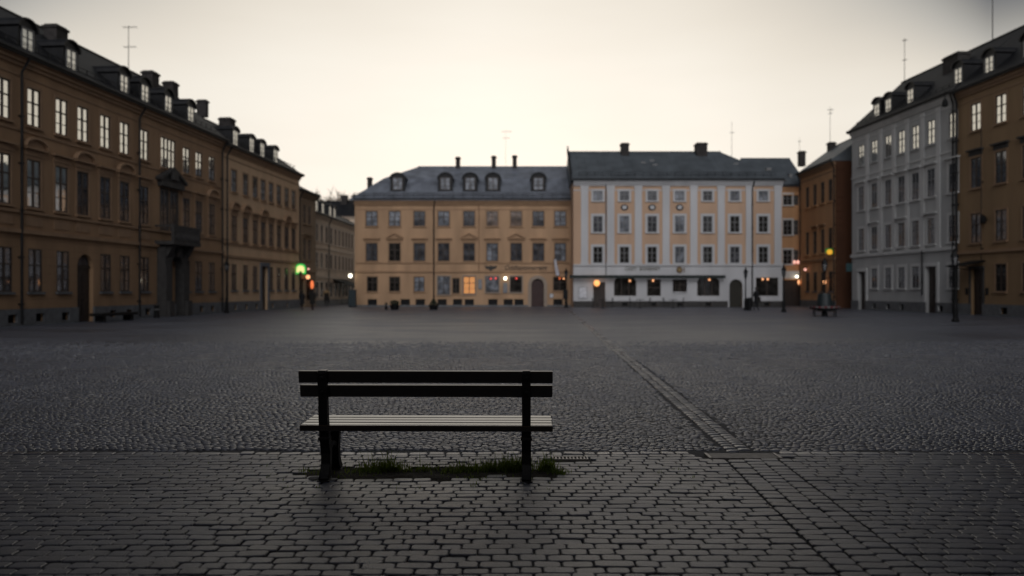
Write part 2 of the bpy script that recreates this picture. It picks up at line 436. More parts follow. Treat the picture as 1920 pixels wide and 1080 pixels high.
        link('pane', pane, o, (0, inset+0.004, h/2), (random.uniform(-.004, .004), 0, random.uniform(-.006, .006)))
        if sm: link('surround', sm, o)
        if sl: link('sill', sl, o)
        if hmesh: link('hood', hmesh, o)
        if label: o['label'] = label
        return o
    def door(s, uc, z1, w, m, arch=0, z0=0.0, sur=None, sw=0.18, glazed=None):
        s.open.append((uc-w/2, uc+w/2, z0-0.1, z1) + ((arch,) if arch else ()))
        b = MB(); y = 0.2
        b.box(-w/2, w/2, y, y+0.06, z0, z1)
        for sg in (-1, 1):
            for (c, d) in ((0.12, 0.42), (0.48, 0.9)):
                zz0, zz1 = z0 + (z1-arch-z0)*c, z0 + (z1-arch-z0)*d
                b.box(min(sg*0.08, sg*(w/2-0.1)), max(sg*0.08, sg*(w/2-0.1)), y-0.03, y+0.01, zz0, zz1)
        b.box(-w/2, w/2, y-0.05, y+0.01, z1-arch-0.06, z1-arch+0.06)
        o = b.build('door', m, s.root, (uc, 0, 0))
        h = MB(); h.tube([(0.06, y-0.07, z0+1.0), (0.06, y-0.07, z0+1.15)], 0.015, 6); h.box(0.05, 0.07, y-0.07, y, z0+1.06, z0+1.09)
        h.build('handle', DARKMETAL, o)
        if glazed:
            g = MB(); g.add([(-w/2+.1, y-.055, z1-arch+.1), (w/2-.1, y-.055, z1-arch+.1), (w/2*0.6, y-.055, z1-.12), (-w/2*0.6, y-.055, z1-.12)], [(0,1,2,3)])
            g.build('fanlight', glazed, o)
        if sur:
            g = MB(); n = 12; t = z1-arch
            g.box(-w/2-sw, -w/2, -0.07, 0.02, z0, t); g.box(w/2, w/2+sw, -0.07, 0.02, z0, t)
            if arch:
                A = [(w/2*math.cos(PI*k/n), t+arch*math.sin(PI*k/n)) for k in range(n+1)]
                B2 = [((w/2+sw)*math.cos(PI*k/n), t+(arch+sw)*math.sin(PI*k/n)) for k in range(n+1)]
                for k in range(n): g.prism([A[k], B2[k], B2[k+1], A[k+1]], 'y', -0.07, 0.02)
            else: g.box(-w/2-sw, w/2+sw, -0.09, 0.02, z1, z1+sw)
            g.build('door_surround', sur, o)
        return o
    def vents(s, us, z0, z1, w):
        for uc in us:
            s.open.append((uc-w/2, uc+w/2, z0, z1))
            b = MB(); b.box(-w/2, w/2, 0.1, 0.14, z0, z1)
            for k in range(4): x = -w/2 + w*(k+.5)/4; b.box(x-.015, x+.015, 0.05, 0.08, z0, z1)
            b.build('cellar_window', IRON, s.root, (uc, 0, 0))

# ---- left palace -----------------------------------------------------------
LX = lambda d: -23.67 + 0.08*d
pal = Bld('ochre_palace', 'long ochre palace with dark carved stone portal and balcony on the left of the square', (LX(14), 14), (LX(53.6), 53.6), 9, 11.5, OCHRE_L)
u = pal.u
step = 1.9
near = [u(5) - step*k for k in (3, 2, 1)]
cols = near + [u(p) for p in (5, 63, 115, 155, 197, 233, 270)]
hoods = ['seg', 'ped', 'seg'] + ['flat', 'seg', 'flat', 'seg', 'flat', 'seg', 'flat']
for c, hd in zip(cols, hoods):
    pal.win(c, 8.65, 10.3, 0.86, FR_BROWN, GL_SIDE, sur=TRIM_L, sw=0.13)
    pal.win(c, 5.12, 7.2, 0.9, FR_BROWN, GL_SIDE if c < u(140) else GL_SIDE2, sur=TRIM_L, sw=0.13, hood=hd, hm=TRIM_L, hz=0.42)
for c in near + [u(p) for p in (8, 66, 118, 198, 234, 271)]:
    pal.win(c, 1.45, 3.33, 0.9, FR_BROWN, GL_SIDE2, sill=True, sw=0.08, sur=None, hm=STONE)
pal.win(u(315), 8.55, 10.3, 1.65, FR_BROWN, GL_SIDE, nx=3, sur=TRIM_L)
for p in (349, 372.5, 397):
    pal.win(u(p), 8.6, 10.15, 0.86, FR_BROWN, GL_SIDE, sur=TRIM_L, sw=0.13)
    pal.win(u(p), 5.1, 7.1, 0.9, FR_BROWN, GL_SIDE2, sur=TRIM_L, sw=0.13, hood='seg' if p == 397 else 'flat', hm=TRIM_L, hz=0.42)
    pal.win(u(p), 1.45, 3.33, 0.9, FR_BROWN, GL_SIDE2, sw=0.08, hm=STONE)
# twin balcony door, pediment and portal
uP = u(317)
for sg in (-1, 1): pal.win(uP+sg*0.55, 4.95, 7.3, 0.75, FR_BROWN, GL_SIDE2, sur=STONE_D, sw=0.1, sill=False)
pm = MB(); pm.box(uP-1.3, uP+1.3, -0.3, 0.02, 7.45, 7.75)
pm.prism([(uP-1.4, 7.76), (uP+1.4, 7.76), (uP, 8.5)], 'y', -0.25, 0.02)
for sg in (-1, 1): pm.prism([(uP+sg*1.5, 7.76), (uP, 8.5), (uP, 8.65), (uP+sg*1.55, 7.9)], 'y', -0.38, 0.02)
pm.box(uP-0.3, uP+0.3, -0.45, 0.0, 7.9, 8.45)
pm.build('balcony_pediment', STONE_D, pal.root)
po = pal.door(uP, 3.5, 1.35, DOORM, arch=0.68)
pm = MB(); n = 14
pm.box(uP-1.35, uP-0.68, -0.55, 0.02, 0, 3.0); pm.box(uP+0.68, uP+1.35, -0.55, 0.02, 0, 3.0)
A = [(uP+0.68*math.cos(PI*k/n), 2.82+0.68*math.sin(PI*k/n)) for k in range(n+1)]
for k in range(n): pm.prism([A[k], (A[k][0], 4.0), (A[k+1][0], 4.0), A[k+1]], 'y', -0.5, 0.02)
pm.box(uP-1.35, uP-0.68, -0.5, 0.02, 3.0, 4.0); pm.box(uP+0.68, uP+1.35, -0.5, 0.02, 3.0, 4.0)
for sg in (-1, 1):
    pm.box(uP+sg*1.05-0.25, uP+sg*1.05+0.25, -0.75, -0.3, 0, 0.9)
    pm.prism([(-0.1, 3.0), (-0.6, 3.5), (-0.95, 4.1), (-0.1, 4.1)], 'x', uP+sg*1.05-0.22, uP+sg*1.05+0.22)
pm.box(uP-0.2, uP+0.2, -0.65, -0.4, 3.45, 4.05)
pm.build('portal', STONE_D, pal.root)
pm = MB(); pm.box(uP-1.6, uP+1.6, -1.15, 0.02, 4.1, 4.3)
bal = pm.build('balcony', STONE_D, pal.root)
pm = MB(); pm.box(uP-1.55, uP+1.55, -1.1, -1.0, 5.1, 5.2)
for sg in (-1, 1): pm.box(uP+sg*1.5-0.08, uP+sg*1.5+0.08, -1.12, -0.96, 4.3, 5.25); pm.box(uP+sg*1.5-0.05, uP+sg*1.5+0.05, -1.0, 0, 5.1, 5.2)
for k in range(16):
    x = uP-1.4+2.8*k/15
    pm.lathe([(0.05, 4.3), (0.085, 4.5), (0.045, 4.8), (0.06, 5.1)], 8, (x, -1.05))
pm.build('balustrade', STONE_D, bal)
pal.door(u(160), 3.25, 1.25, DOORM, arch=0.62, glazed=GL_BACK)
pal.vents([u(p) for p in (20, 72, 120, 209, 240, 275, 353, 376, 397)], 0.15, 0.5, 0.55)
pal.shell()
pal.band(0, 0.72, 0.09, STONE, 'plinth')
pal.band(3.95, 4.12, 0.14, TRIM_L); pal.band(4.82, 4.94, 0.09, TRIM_L); pal.band(8.3, 8.4, 0.05, TRIM_L)
for c in cols:
    pm = MB(); pm.box(c-0.55, c+0.55, -0.03, 0.02, 4.3, 4.7); pm.build('apron_panel', TRIM_L, pal.root)
pal.cornice(TRIM_L)
pal.gutter()
for p in (36, 258, 414): pal.downpipe(u(p))
pal.roof([(-0.42, 11.5), (3.6, 14.9)], ROOF_D, guard=True)
for p in (48, 131, 231, 270.5, 314.5, 357): pal.dormer(u(p)+0.3, 0.15, 1.15, 1.6, 0.35, DARKMETAL, GL_SIDE, FR_GREY, ww=0.68, wh=1.05, deep=2.6, z=11.62)
for k in (1, 2, 3): pal.dormer(u(48)+0.3-3.1*k, 0.15, 1.15, 1.6, 0.35, DARKMETAL, GL_SIDE, FR_GREY, ww=0.68, wh=1.05, deep=2.6, z=11.62)
for p, y, w, z1 in ((100, 2.4, 0.9, 14.75), (279, 2.6, 0.8, 15.0), (317, 2.6, 0.7, 15.0), (377, 3.2, 0.4, 15.2)):
    k = (p-CX)/F; dd = (LX(0) - y) / (k - 0.08); pal.chimney((dd-14)/pal.dir.y, y, w, z1, dp=0.7)

# ---- pale ochre house beside it --------------------------------------------
sec = Bld('pale_ochre_house', 'pale ochre three storey house with blue grey doorway, adjoining the long palace', (LX(53.62), 53.62), (LX(68.4), 68.4), 8, 11.3, OCHRE_L2)
u = sec.u
for i, p in enumerate((438.5, 460, 478, 493, 508, 522.5, 537, 550)):
    sec.win(u(p), 8.3, 9.8, 0.82, FR_BROWN, GL_SIDE, sur=TRIM_L, sw=0.11)
    sec.win(u(p), 4.9, 6.65, 0.86, FR_BROWN, GL_SIDE2, sur=TRIM_L, sw=0.11, hood='seg' if i in (0, 1, 3, 6) else 'flat', hm=TRIM_L, hz=0.4)
    if i != 3: sec.win(u(p), 1.5, 3.3, 0.82, FR_BROWN, GL_SIDE2, sw=0.08, hm=STONE)
sec.door(u(496), 3.3, 1.2, DOORM, sur=mat('blue_grey_stone', (0.11, 0.12, 0.14), 0.7), sw=0.3)
sec.vents([u(p) for p in (440, 461, 480, 510, 538)], 0.15, 0.5, 0.5)
sec.shell()
sec.band(0, 0.72, 0.09, STONE, 'plinth'); sec.band(3.75, 3.9, 0.12, TRIM_L); sec.band(4.62, 4.74, 0.08, TRIM_L)
sec.cornice(TRIM_L); sec.gutter(); sec.downpipe(u(423))
sec.roof([(-0.42, 11.3), (3.5, 14.0)], ROOF_D, guard=True)
for p in (440, 471, 491, 516): sec.dormer(u(p)+0.4, 0.15, 1.15, 1.5, 0.22, DARKMETAL, GL_SIDE, FR_GREY, ww=0.7, wh=1.1, deep=2.6, z=11.38)
sec.chimney(u(458)+3.2, 2.7, 0.9, 14.5)

# ---- narrow house and street houses ----------------------------------------
nar = Bld('narrow_house', 'narrow grey ochre house behind the green lit sign at the street corner', (LX(68.5)-0.15, 68.5), (LX(73.2)-0.15, 73.2), 8, 10.1, OCHRE_N)
u = nar.u
for z0, z1 in ((7.35, 9.0), (4.2, 6.0)):
    for p in (571, 580): nar.win(u(p), z0, z1, 0.8, FR_MID, GL_BACK, sur=OCHRE_N, sw=0.1, hood='flat' if z0 < 5 else None, hm=OCHRE_N)
nar.door(u(568), 2.5, 1.1, DOORM); nar.win(u(581), 0.6, 2.5, 1.8, FR_BROWN, GL_DARK, sill=False)
nar.shell(); nar.band(3.1, 3.3, 0.12, OCHRE_N); nar.cornice(OCHRE_N); nar.gutter(); nar.downpipe(0.15)
nar.roof([(-0.42, 10.1), (3.4, 12.0)], ROOF_D)

stc = Bld('cream_street_house', 'long cream house with four small dormers lining the side street', (-19.1, 76.5), (-18.6, 106), 8, 9.0, CREAM)
u = stc.u
for p in (594, 603, 612, 621, 629, 636, 643, 649, 654.5, 660):
    stc.win(u(p), 6.3, 8.0, 0.95, FR_MID, GL_BACK, sur=TRIM_CR, sw=0.14)
    stc.win(u(p), 3.7, 5.2, 0.95, FR_MID, GL_BACK, sur=TRIM_CR, sw=0.14)
    stc.win(u(p), 0.8, 2.3, 1.1, FR_BROWN, GL_DARK, sur=TRIM_CR, sw=0.1)
stc.shell(); stc.band(0, 0.5, 0.08, STONE, 'plinth'); stc.band(2.7, 2.9, 0.12, TRIM_CR); stc.band(5.6, 5.75, 0.1, TRIM_CR)
stc.cornice(TRIM_CR); stc.gutter(); stc.downpipe(u(615))
stc.roof([(-0.42, 9.0), (3.0, 10.7)], ROOF_D)
for p in (592, 604, 618, 626): stc.dormer(u(p)+0.8, 0.15, 1.2, 1.5, 0.2, DARKMETAL, GL_SIDE, FR_GREY, ww=0.8, wh=1.15, z=8.98)

end = Bld('dark_roofed_house', 'dark roofed house closing the end of the side street', (-27.5, 112), (-15, 112), 9, 11.9, CREAM)
u = end.u
for p in (640, 652, 664, 676):
    for z0 in (1.2, 4.6, 8.0): end.win(u(p), z0, z0+1.7, 1.0, FR_MID, GL_BACK, sur=TRIM_CR)
end.shell(); end.cornice(TRIM_CR); end.roof([(-0.4, 11.9), (4.5, 14.4)], ROOF_D)
end.chimney(end.u(635), 3.8, 0.9, 15.2); end.chimney(end.u(657), 3.8, 0.9, 15.2)

# ---- centre ochre house ----------------------------------------------------
CD = 73.0
cen = Bld('ochre_mansard_house', 'broad ochre house under a hipped mansard roof with five arched dormers', at(665, 0, CD)[:2], at(1071.5, 0, CD)[:2], 10, 9.75, OCHRE_C)
u = cen.u
CC = (697, 740, 786.5, 832, 879.5, 923, 968, 1009.5, 1050.5)
GLS = [GL_CURT, GL_CURT, GL_BACK, GL_CURT, GL_BACK, GL_TAN, GL_TAN, GL_BACK, GL_CURT]
for i, p in enumerate(CC):
    cen.win(u(p), 7.34, 8.72, 1.05, FR_MID if i in (5, 6) else FR_BROWN, GLS[i], sur=TRIM_C, sw=0.1, tr=(0.62,))
    cen.win(u(p), 4.15, 5.8, 1.05, FR_BROWN, [GL_BACK, GL_DARK, GL_BACK, GL_BACK, GL_BACK, GL_CURT, GL_BACK, GL_BACK, GL_CURT][i], sur=TRIM_C, sw=0.1, hood='ped' if i in (1, 4, 6) else 'flat', hm=TRIM_C, hz=0.36)
for p in (698, 740, 786): cen.win(u(p), 1.38, 2.72, 0.95, FR_BROWN, GL_DARK if p < 780 else GL_CURT, sur=TRIM_C, sw=0.08)
PALE_ST = mat('pale_shopfront_stone', (0.30, 0.24, 0.19), 0.8, var=0.12)
cen.win(u(832), 1.1, 2.75, 1.1, FR_BROWN, GL_CURT, sur=PALE_ST, sw=0.1)
cen.win(u(855), 1.2, 2.6, 0.65, FR_BROWN, GL_DARK, sur=TRIM_C, sw=0.06)
cen.win(u(880), 1.15, 2.75, 1.1, FR_MID, LIT_O, sur=PALE_ST, sw=0.1, label='glowing orange lit window')
cen.win(u(923), 1.3, 2.75, 1.2, FR_BROWN, GL_CURT, nx=0, tr=(0.12, 0.85), sur=PALE_ST, sw=0.1)
cen.win(u(967.5), 1.3, 2.75, 1.1, FR_BROWN, GL_DARK, nx=0, tr=(0.85, 0.1), sur=PALE_ST, sw=0.1)
cen.win(u(1049.5), 1.45, 2.7, 1.2, FR_BROWN, GL_DARK, sur=TRIM_C, sw=0.08)
cen.door(u(1008), 2.55, 1.15, DOOR_R, arch=0.57, sur=PALE_ST, sw=0.3)
cen.vents([u(p) for p in (698, 760, 788, 829, 858, 880, 924, 953, 973, 1046)], 0.15, 0.68, 0.85)
cen.shell()
cen.band(0, 0.16, 0.06, STONE, 'plinth'); cen.band(3.93, 4.03, 0.08, TRIM_C); cen.band(3.12, 3.24, 0.1, TRIM_C)
cen.cornice(TRIM_C, h=0.5, out=0.36); cen.gutter(); cen.downpipe(u(813.5)); cen.downpipe(u(898), z0=3.2, r=0.03, jog=False, m=TRIM_C)
hipL = [0, 2.55, 5.25]
cen.roof([(-0.42, 9.75), (2.1, 12.0), (5.0, 13.5)], ROOF_G, uL=[-0.3, 2.45, 5.3], uR=[0, 0, 0])
for p in (744, 834, 881, 924, 1010): cen.dormer(u(p), 0.55, 1.35, 1.62, 0.5, DARKMETAL, GL_CURT, FR_BROWN, ww=0.8, wh=1.05, deep=2.4)
for p, z1 in ((859, 14.45), (926, 14.55), (965, 14.6)): cen.chimney(at(p, 0, CD+5.0)[0]-cen.P0.x, 4.8, 0.42, z1)
cen.chimney(at(693.5, 0, CD+2.6)[0]-cen.P0.x, 2.6, 0.42, 12.15, zb=9.3)
pm = MB(); pm.box(-0.1, cen.W+0.1, -0.38, -0.33, 10.15, 10.2); pm.box(-0.1, cen.W+0.1, -0.38, -0.33, 10.3, 10.34)
k = 0.0
while k < cen.W: pm.box(k, k+0.03, -0.36, -0.32, 9.8, 10.34); k += 0.9
pm.build('snow_guard', DARKMETAL, cen.roof_ob)

# ---- white and peach house -------------------------------------------------
WD = 69.8
whi = Bld('white_peach_house', 'white and peach house with tall white pilasters and dark shop windows', at(1075, 0, WD)[:2], at(1467, 0, WD)[:2], 10, 11.1, PEACH)
u = whi.u
WC = (1121, 1170.7, 1222.7, 1274.3, 1326.7, 1377.7, 1431)
for i, p in enumerate(WC):
    g = [GL_CURT, GL_BACK, GL_BACK, GL_CURT, GL_DARK, GL_CURT, GL_CURT][i]
    whi.win(u(p), 9.3, 10.15, 0.82, FR_GREY, g, sur=WHITE, sw=0.17)
    whi.win(u(p), 6.55, 7.97, 0.82, FR_GREY, [GL_BACK, GL_CURT, GL_BACK, GL_CURT, GL_DARK, GL_DARK, GL_DARK][i], sur=WHITE, sw=0.2)
    whi.win(u(p), 3.87, 5.3, 0.82, FR_GREY, [GL_DARK, GL_DARK, GL_DARK, GL_CURT, GL_DARK, GL_BACK, GL_DARK][i], sur=WHITE, sw=0.2)
whi.win(u(1172), 1.0, 2.72, 1.95, FR_BROWN, GL_DARK, nx=2, tr=(), arch=0.5, sill=False)
whi.win(u(1226), 1.0, 2.45, 1.2, FR_BROWN, GL_DARK, nx=0, tr=(0.82, 0.5), sill=False)
whi.win(u(1274.5), 1.35, 2.3, 0.95, FR_BROWN, GL_DARK, sur=WHITE, sw=0.14)
whi.win(u(1328), 1.0, 2.72, 1.95, FR_BROWN, GL_DARK, nx=2, tr=(), arch=0.5, sill=False)
whi.win(u(1438), 1.0, 2.6, 1.95, FR_BROWN, GL_DARK, nx=1, tr=(), sill=False)
whi.door(u(1123.5), 2.2, 1.05, DOORM); whi.door(u(1379.5), 2.45, 1.15, DOOR_G, arch=0.57, sur=WHITE, sw=0.12)
whi.vents([u(p) for p in (1172, 1226, 1275, 1328, 1438)], 0.12, 0.4, 0.5)
whi.shell()
wf = MB()   # white ground floor facing laid over the peach wall, cut round its openings
gf = [o for o in whi.open if o[3] < 3.0]
us = sorted(set([0, whi.W] + [a for o in gf for a in o[:2]])); zs = sorted(set([0.55, 3.62] + [min(3.62, max(.55, a)) for o in gf for a in o[2:4]]))
for i in range(len(us)-1):
    for j in range(len(zs)-1):
        uc, zc = (us[i]+us[i+1])/2, (zs[j]+zs[j+1])/2
        if any(o[0] < uc < o[1] and o[2] < zc < o[3] for o in gf) or zs[j+1]-zs[j] < 1e-4: continue
        wf.box(us[i], us[i+1], -0.03, 0.01, zs[j], zs[j+1])
for o in gf:
    if len(o) > 4:
        a, b, c, d, ar = o; n = 12
        A = [((a+b)/2-(b-a)/2*math.cos(PI*k/n), d-ar+ar*math.sin(PI*k/n)) for k in range(n+1)]
        for k in range(n): wf.prism([A[k], A[k+1], (A[k+1][0], d), (A[k][0], d)], 'y', -0.03, 0.01)
wf.build('ground_floor_facing', WHITE, whi.root)
whi.band(0, 0.55, 0.06, STONE_D, 'plinth'); whi.band(3.62, 3.76, 0.14, WHITE)
for cx in (138, 285, 440, 596, 752, 906, 1065, 1225): whi.pilaster(u(1050+cx/3), 0.62, 3.76, 10.6, WHITE)
for cx in (362, 518, 673):
    m_ = MB(); c_ = u(1050+cx/3)
    m_.prism([(c_+0.34*math.cos(a), 8.72+0.27*math.sin(a)) for a in [2*PI*k/20 for k in range(20)]], 'y', -0.05, 0.02, 0)
    m_.prism([(c_+0.2*math.cos(a), 8.72+0.16*math.sin(a)) for a in [2*PI*k/20 for k in range(20)]], 'y', -0.1, 0.0, 1)
    m_.build('medallion', [STONE_D, WHITE], whi.root)
whi.cornice(WHITE, h=0.5, out=0.36); whi.gutter()
whi.downpipe(u(1136), z0=2.8, r=0.04, jog=False, m=FR_GREY); whi.downpipe(u(1410))
whi.roof([(-0.42, 11.1), (5.0, 14.4)], ROOF_B, uL=[0, 0], uR=[-0.2, 4.2], guard=True)
pm = MB(); pm.prism([(-0.5, 11.0), (5.0, 14.62), (5.0, 14.3), (-0.3, 10.8)], 'x', -0.22, -0.04); pm.box(-0.2, -0.08, 4.85, 5.1, 14.4, 14.95)
pm.build('gable_parapet', DARKMETAL, whi.roof_ob)
pm = MB()
for px_, z_ in ((1214, .55), (1235, .45), (1232, .62), (1393, .5), (1450, .3)):
    yy = 5.0*z_; zz = 11.35+3.04*z_
    x_ = u(px_) + 0.1
    pm.box(x_-0.22, x_+0.22, yy-0.02, yy+0.35, zz-0.1, zz+0.14)
pm.build('skylight', FR_GREY, whi.roof_ob)
whi.chimney(at(1170, 0, WD+5)[0]-whi.P0.x, 4.6, 0.72, 15.15); whi.chimney(at(1312, 0, WD+5)[0]-whi.P0.x, 4.6, 1.0, 15.15)

# ---- narrow ochre house in the right corner ---------------------------------
nro = Bld('narrow_ochre_house', 'narrow ochre house with a dark passage squeezed into the right corner', (22.9, 75.3), (27.6, 75.3), 9, 11.3, ORANGE)
u = nro.u
for z0, z1 in ((9.5, 10.5), (6.7, 8.1), (3.95, 5.3)): nro.win(u(1476.5), z0, z1, 0.85, FR_GREY, GL_DARK, sur=GREYT, sw=0.16)
for z0, z1 in ((9.5, 10.5), (6.7, 8.1), (3.95, 5.3)): nro.win(u(1492), z0, z1, 0.5, FR_GREY, GL_DARK, sill=False)
nro.door(u(1484), 2.45, 1.7, DOORM)
nro.shell(); nro.band(2.6, 3.3, 0.05, GREYT, 'fascia'); nro.cornice(ORANGE); nro.gutter()
nro.roof([(-0.42, 11.3), (4.5, 14.6)], ROOF_B)
nro.chimney(at(1503, 0, 79.5)[0]-nro.P0.x, 4.2, 0.6, 15.3)
pm = MB(); pm.box(3.55, 3.85, 1.0, 1.4, 12.25, 12.6); pm.build('skylight', FR_GREY, nro.roof_ob)

# ---- orange house ----------------------------------------------------------
org = Bld('orange_house', 'orange plaster house with a rust brown end wall under the round amber sign', (26.9, 74.6), (26.8, 66.2), 6, 12.3, ORANGE)
u = org.u
for p in (1514.5, 1528.5, 1543, 1557.5):
    org.win(u(p), 9.0, 10.85, 0.85, FR_BROWN, GL_BACK, sur=ORANGE, sw=0.12)
    org.win(u(p), 4.7, 6.75, 0.85, FR_BROWN, GL_BACK, sur=ORANGE, sw=0.12, hood='flat' if 1520 < p < 1550 else None, hm=TRIM_C)
    org.win(u(p), 1.4, 3.1, 0.8, FR_BROWN, GL_DARK, sw=0.08, hm=STONE)
org.shell(); org.band(0, 0.6, 0.07, STONE, 'plinth'); org.band(4.05, 4.2, 0.12, TRIM_C)
org.cornice(TRIM_C); org.gutter(); org.downpipe(u(1500)+0.3)
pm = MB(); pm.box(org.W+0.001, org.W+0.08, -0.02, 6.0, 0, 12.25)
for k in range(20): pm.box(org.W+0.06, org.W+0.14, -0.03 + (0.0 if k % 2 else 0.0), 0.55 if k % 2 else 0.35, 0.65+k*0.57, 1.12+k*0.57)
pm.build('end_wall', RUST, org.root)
org.downpipe(org.W-0.12)
org.roof([(-0.42, 12.3), (3.0, 14.8)], ROOF_B)
org.chimney(0.7, 2.6, 0.6, 15.15)

# ---- grey house ------------------------------------------------------------
GXY = lambda d: (27.2 + 0.071*(64-d), d)
gre = Bld('grey_house', 'tall pale grey house with four storeys and flat pilasters on the right', GXY(64), GXY(50.7), 9, 14.1, GREY)
u = gre.u
GC = (1615, 1639.5, 1665.5, 1690.5, 1716.7, 1746, 1787)
for i, p in enumerate(GC):
    gre.win(u(p), 11.25, 12.85, 0.82, FR_GREY, GL_SIDE, sur=GREY, sw=0.1)
    gre.win(u(p), 7.75, 9.6, 0.86, FR_GREY, GL_SIDE2, sur=GREYT, sw=0.2, hood='flat', hm=GREYT, hz=0.3)
    gre.win(u(p), 4.6, 6.3, 0.86, FR_GREY, GL_SIDE2, sur=GREYT, sw=0.2, hood='flat' if i % 2 else None, hm=GREYT, hz=0.3)
    if i in (1, 2, 3, 4, 6): gre.win(u(p), 1.65, 3.15, 0.86, FR_GREY, GL_SIDE2, sur=GREYT, sw=0.2)
gre.door(u(1617), 2.95, 1.1, DOORM, sur=GREYT, sw=0.25); gre.door(u(1746.5), 3.1, 1.2, DOORM, sur=GREYT, sw=0.25)
gre.vents([u(p) for p in (1640, 1666, 1692, 1765)], 0.12, 0.5, 0.55)
gre.shell()
gre.band(0, 0.7, 0.08, STONE, 'plinth'); gre.band(4.1, 4.3, 0.14, GREYT); gre.band(10.35, 10.45, 0.06, GREYT)
for cx in (128, 177, 225, 272, 328, 385): gre.pilaster(u(1560+cx/1.928), 0.42, 4.3, 13.5, GREYT, out=0.05)
gre.cornice(GREYT); gre.gutter(); gre.downpipe(gre.W-0.15); gre.downpipe(u(1732), z0=1.2, z1=4.2, r=0.05, jog=False)
gre.roof([(-0.42, 14.1), (4.2, 18.2)], ROOF_D, guard=True)
for p in (1645, 1667, 1709, 1800): gre.dormer(u(p)-0.6, 0.3, 1.15, 1.65, 0.28, DARKMETAL, GL_SIDE, FR_GREY, ww=0.68, wh=1.05, deep=2.6, z=14.42)
gre.chimney(u(1762)-2.4, 2.7, 1.7, 17.7, dp=0.9)

# ---- right ochre house -----------------------------------------------------
ric = Bld('ochre_corner_house', 'dark ochre house with a door canopy at the far right edge', GXY(50.6), GXY(16), 9, 14.0, OCHRE_R)
u = ric.u
RC = [u(1830), u(1877)]; stp = RC[1]-RC[0]
RC += [RC[1]+stp*k for k in range(1, 4)]
for i, c in enumerate(RC):
    ric.win(c, 11.25, 12.9, 0.92, FR_BROWN, GL_SIDE, sur=TRIM_L, sw=0.12)
    ric.win(c, 7.75, 9.6, 0.95, FR_BROWN, GL_SIDE2, sur=TRIM_L, sw=0.12, hood='flat', hm=STONE_D, hz=0.42)
    ric.win(c, 4.4, 6.2, 0.95, FR_BROWN, GL_SIDE2, sur=TRIM_L, sw=0.12)
    if i: ric.win(c, 1.45, 3.05, 0.95, FR_BROWN, GL_DARK, sur=TRIM_L, sw=0.08)
ric.door(u(1832), 2.85, 1.15, DOORM, sur=STONE_D, sw=0.12)
ric.vents([u(1884)+stp*k for k in range(3)], 0.12, 0.5, 0.6)
ric.shell()
ric.band(0, 0.68, 0.08, STONE, 'plinth'); ric.band(3.75, 3.92, 0.14, TRIM_L)
ric.cornice(TRIM_L); ric.gutter(); ric.downpipe(0.12, r=0.07); ric.downpipe(u(1843.5), z0=3.2, z1=11.6, r=0.02, jog=False)
ric.roof([(-0.42, 14.0), (4.2, 18.2)], ROOF_D)
for k in range(3): ric.dormer(u(1857)-0.5+3.3*k, 0.3, 1.2, 1.65, 0.32, DARKMETAL, GL_SIDE, FR_GREY, ww=0.7, wh=1.05, deep=2.6, z=14.3)
cu = u(1832)
pm = MB(); pm.prism([(-1.5, 2.95), (0.0, 3.25), (0.0, 3.33), (-1.55, 3.0)], 'x', cu-0.75, cu+0.75)
for sg in (-1, 1): pm.tube([(cu+sg*0.7, 0, 2.75), (cu+sg*0.7, -1.4, 2.96)], 0.025, 6)
pm.build('door_canopy', IRON, ric.root)
for sg in (-1, 1):
    pm = MB(); pm.box(cu+sg*0.95-0.1, cu+sg*0.95+0.1, -0.06, 0.02, 1.25, 1.65); pm.build('door_panel', DARKMETAL, ric.root)

# ---- unseen house added behind the camera, keeps rear sky off the foreground --------------------------------
rear = Bld('sky_blocker_house', 'long grey brown house added unseen behind the camera to block the rear sky', (34, -4.2), (-34, -4.2), 10, 11.2, OCHRE_N)
for i in range(14):
    for z0 in (1.2, 4.8, 8.2): rear.win(3+i*4.7, z0, z0+1.8, 1.2, FR_BROWN, GL_DARK, sur=OCHRE_N)
rear.shell(); rear.cornice(OCHRE_N); rear.roof([(-0.42, 11.2), (4.5, 15)], ROOF_D)

# ------------------------------------------------------------------ roof masts
def antenna(px, ybase, ytop, d, label, bars=(), r=0.025, sink=0.5, name='antenna'):
    x, y, z0 = at(px, ybase, d); z1 = at(px, ytop, d)[2]
    z0 -= sink
    t = thing(name, label, 'antenna' if name == 'antenna' else 'flagpole', (x, y, z0))
    b = MB(); b.tube([(0, 0, 0), (0, 0, z1-z0)], [r, r*0.7], 6); b.build('mast', DARKMETAL, t)
    for f, w in bars:
        zz = (z1-z0)*f; b = MB(); b.tube([(-w*0.7, 0.02, zz), (w, 0.02, zz+0.03)], 0.014, 5)
        for k in range(5): xx = -w*0.6+w*1.5*k/4; b.tube([(xx, -0.22, zz), (xx, 0.26, zz)], 0.009, 4)
        b.build('aerial', DARKMETAL, t)
antenna(241, 133, 48, 48.5, 'tall television aerial with two crossbars on the long palace roof', ((0.97, 0.5), (0.6, 0.45)))
antenna(1696, 150, 72, 63.5, 'thin aerial with a hooked top on the grey house roof', ((0.96, 0.2), (0.55, 0.15)))
antenna(1861, 75, -15, 53.5, 'plain thick pole rising from the ochre roof at far right', (), 0.035, name='roof_pole')
antenna(1372, 287, 228, 75.5, 'faint aerial above the white and peach house', ((0.7, 0.25),), 0.02)
antenna(1556.5, 272, 200, 70, 'slim aerial above the orange house', ((0.93, 0.3), (0.85, 0.2)), 0.02)
antenna(1499, 297, 258, 79.6, 'short aerial beside the corner chimney', ((0.85, 0.15),), 0.018)
antenna(948, 314, 243, 78, 'pale aerial on the mansard roof between the chimneys', ((0.95, 0.6), (0.8, 0.4)), 0.012)

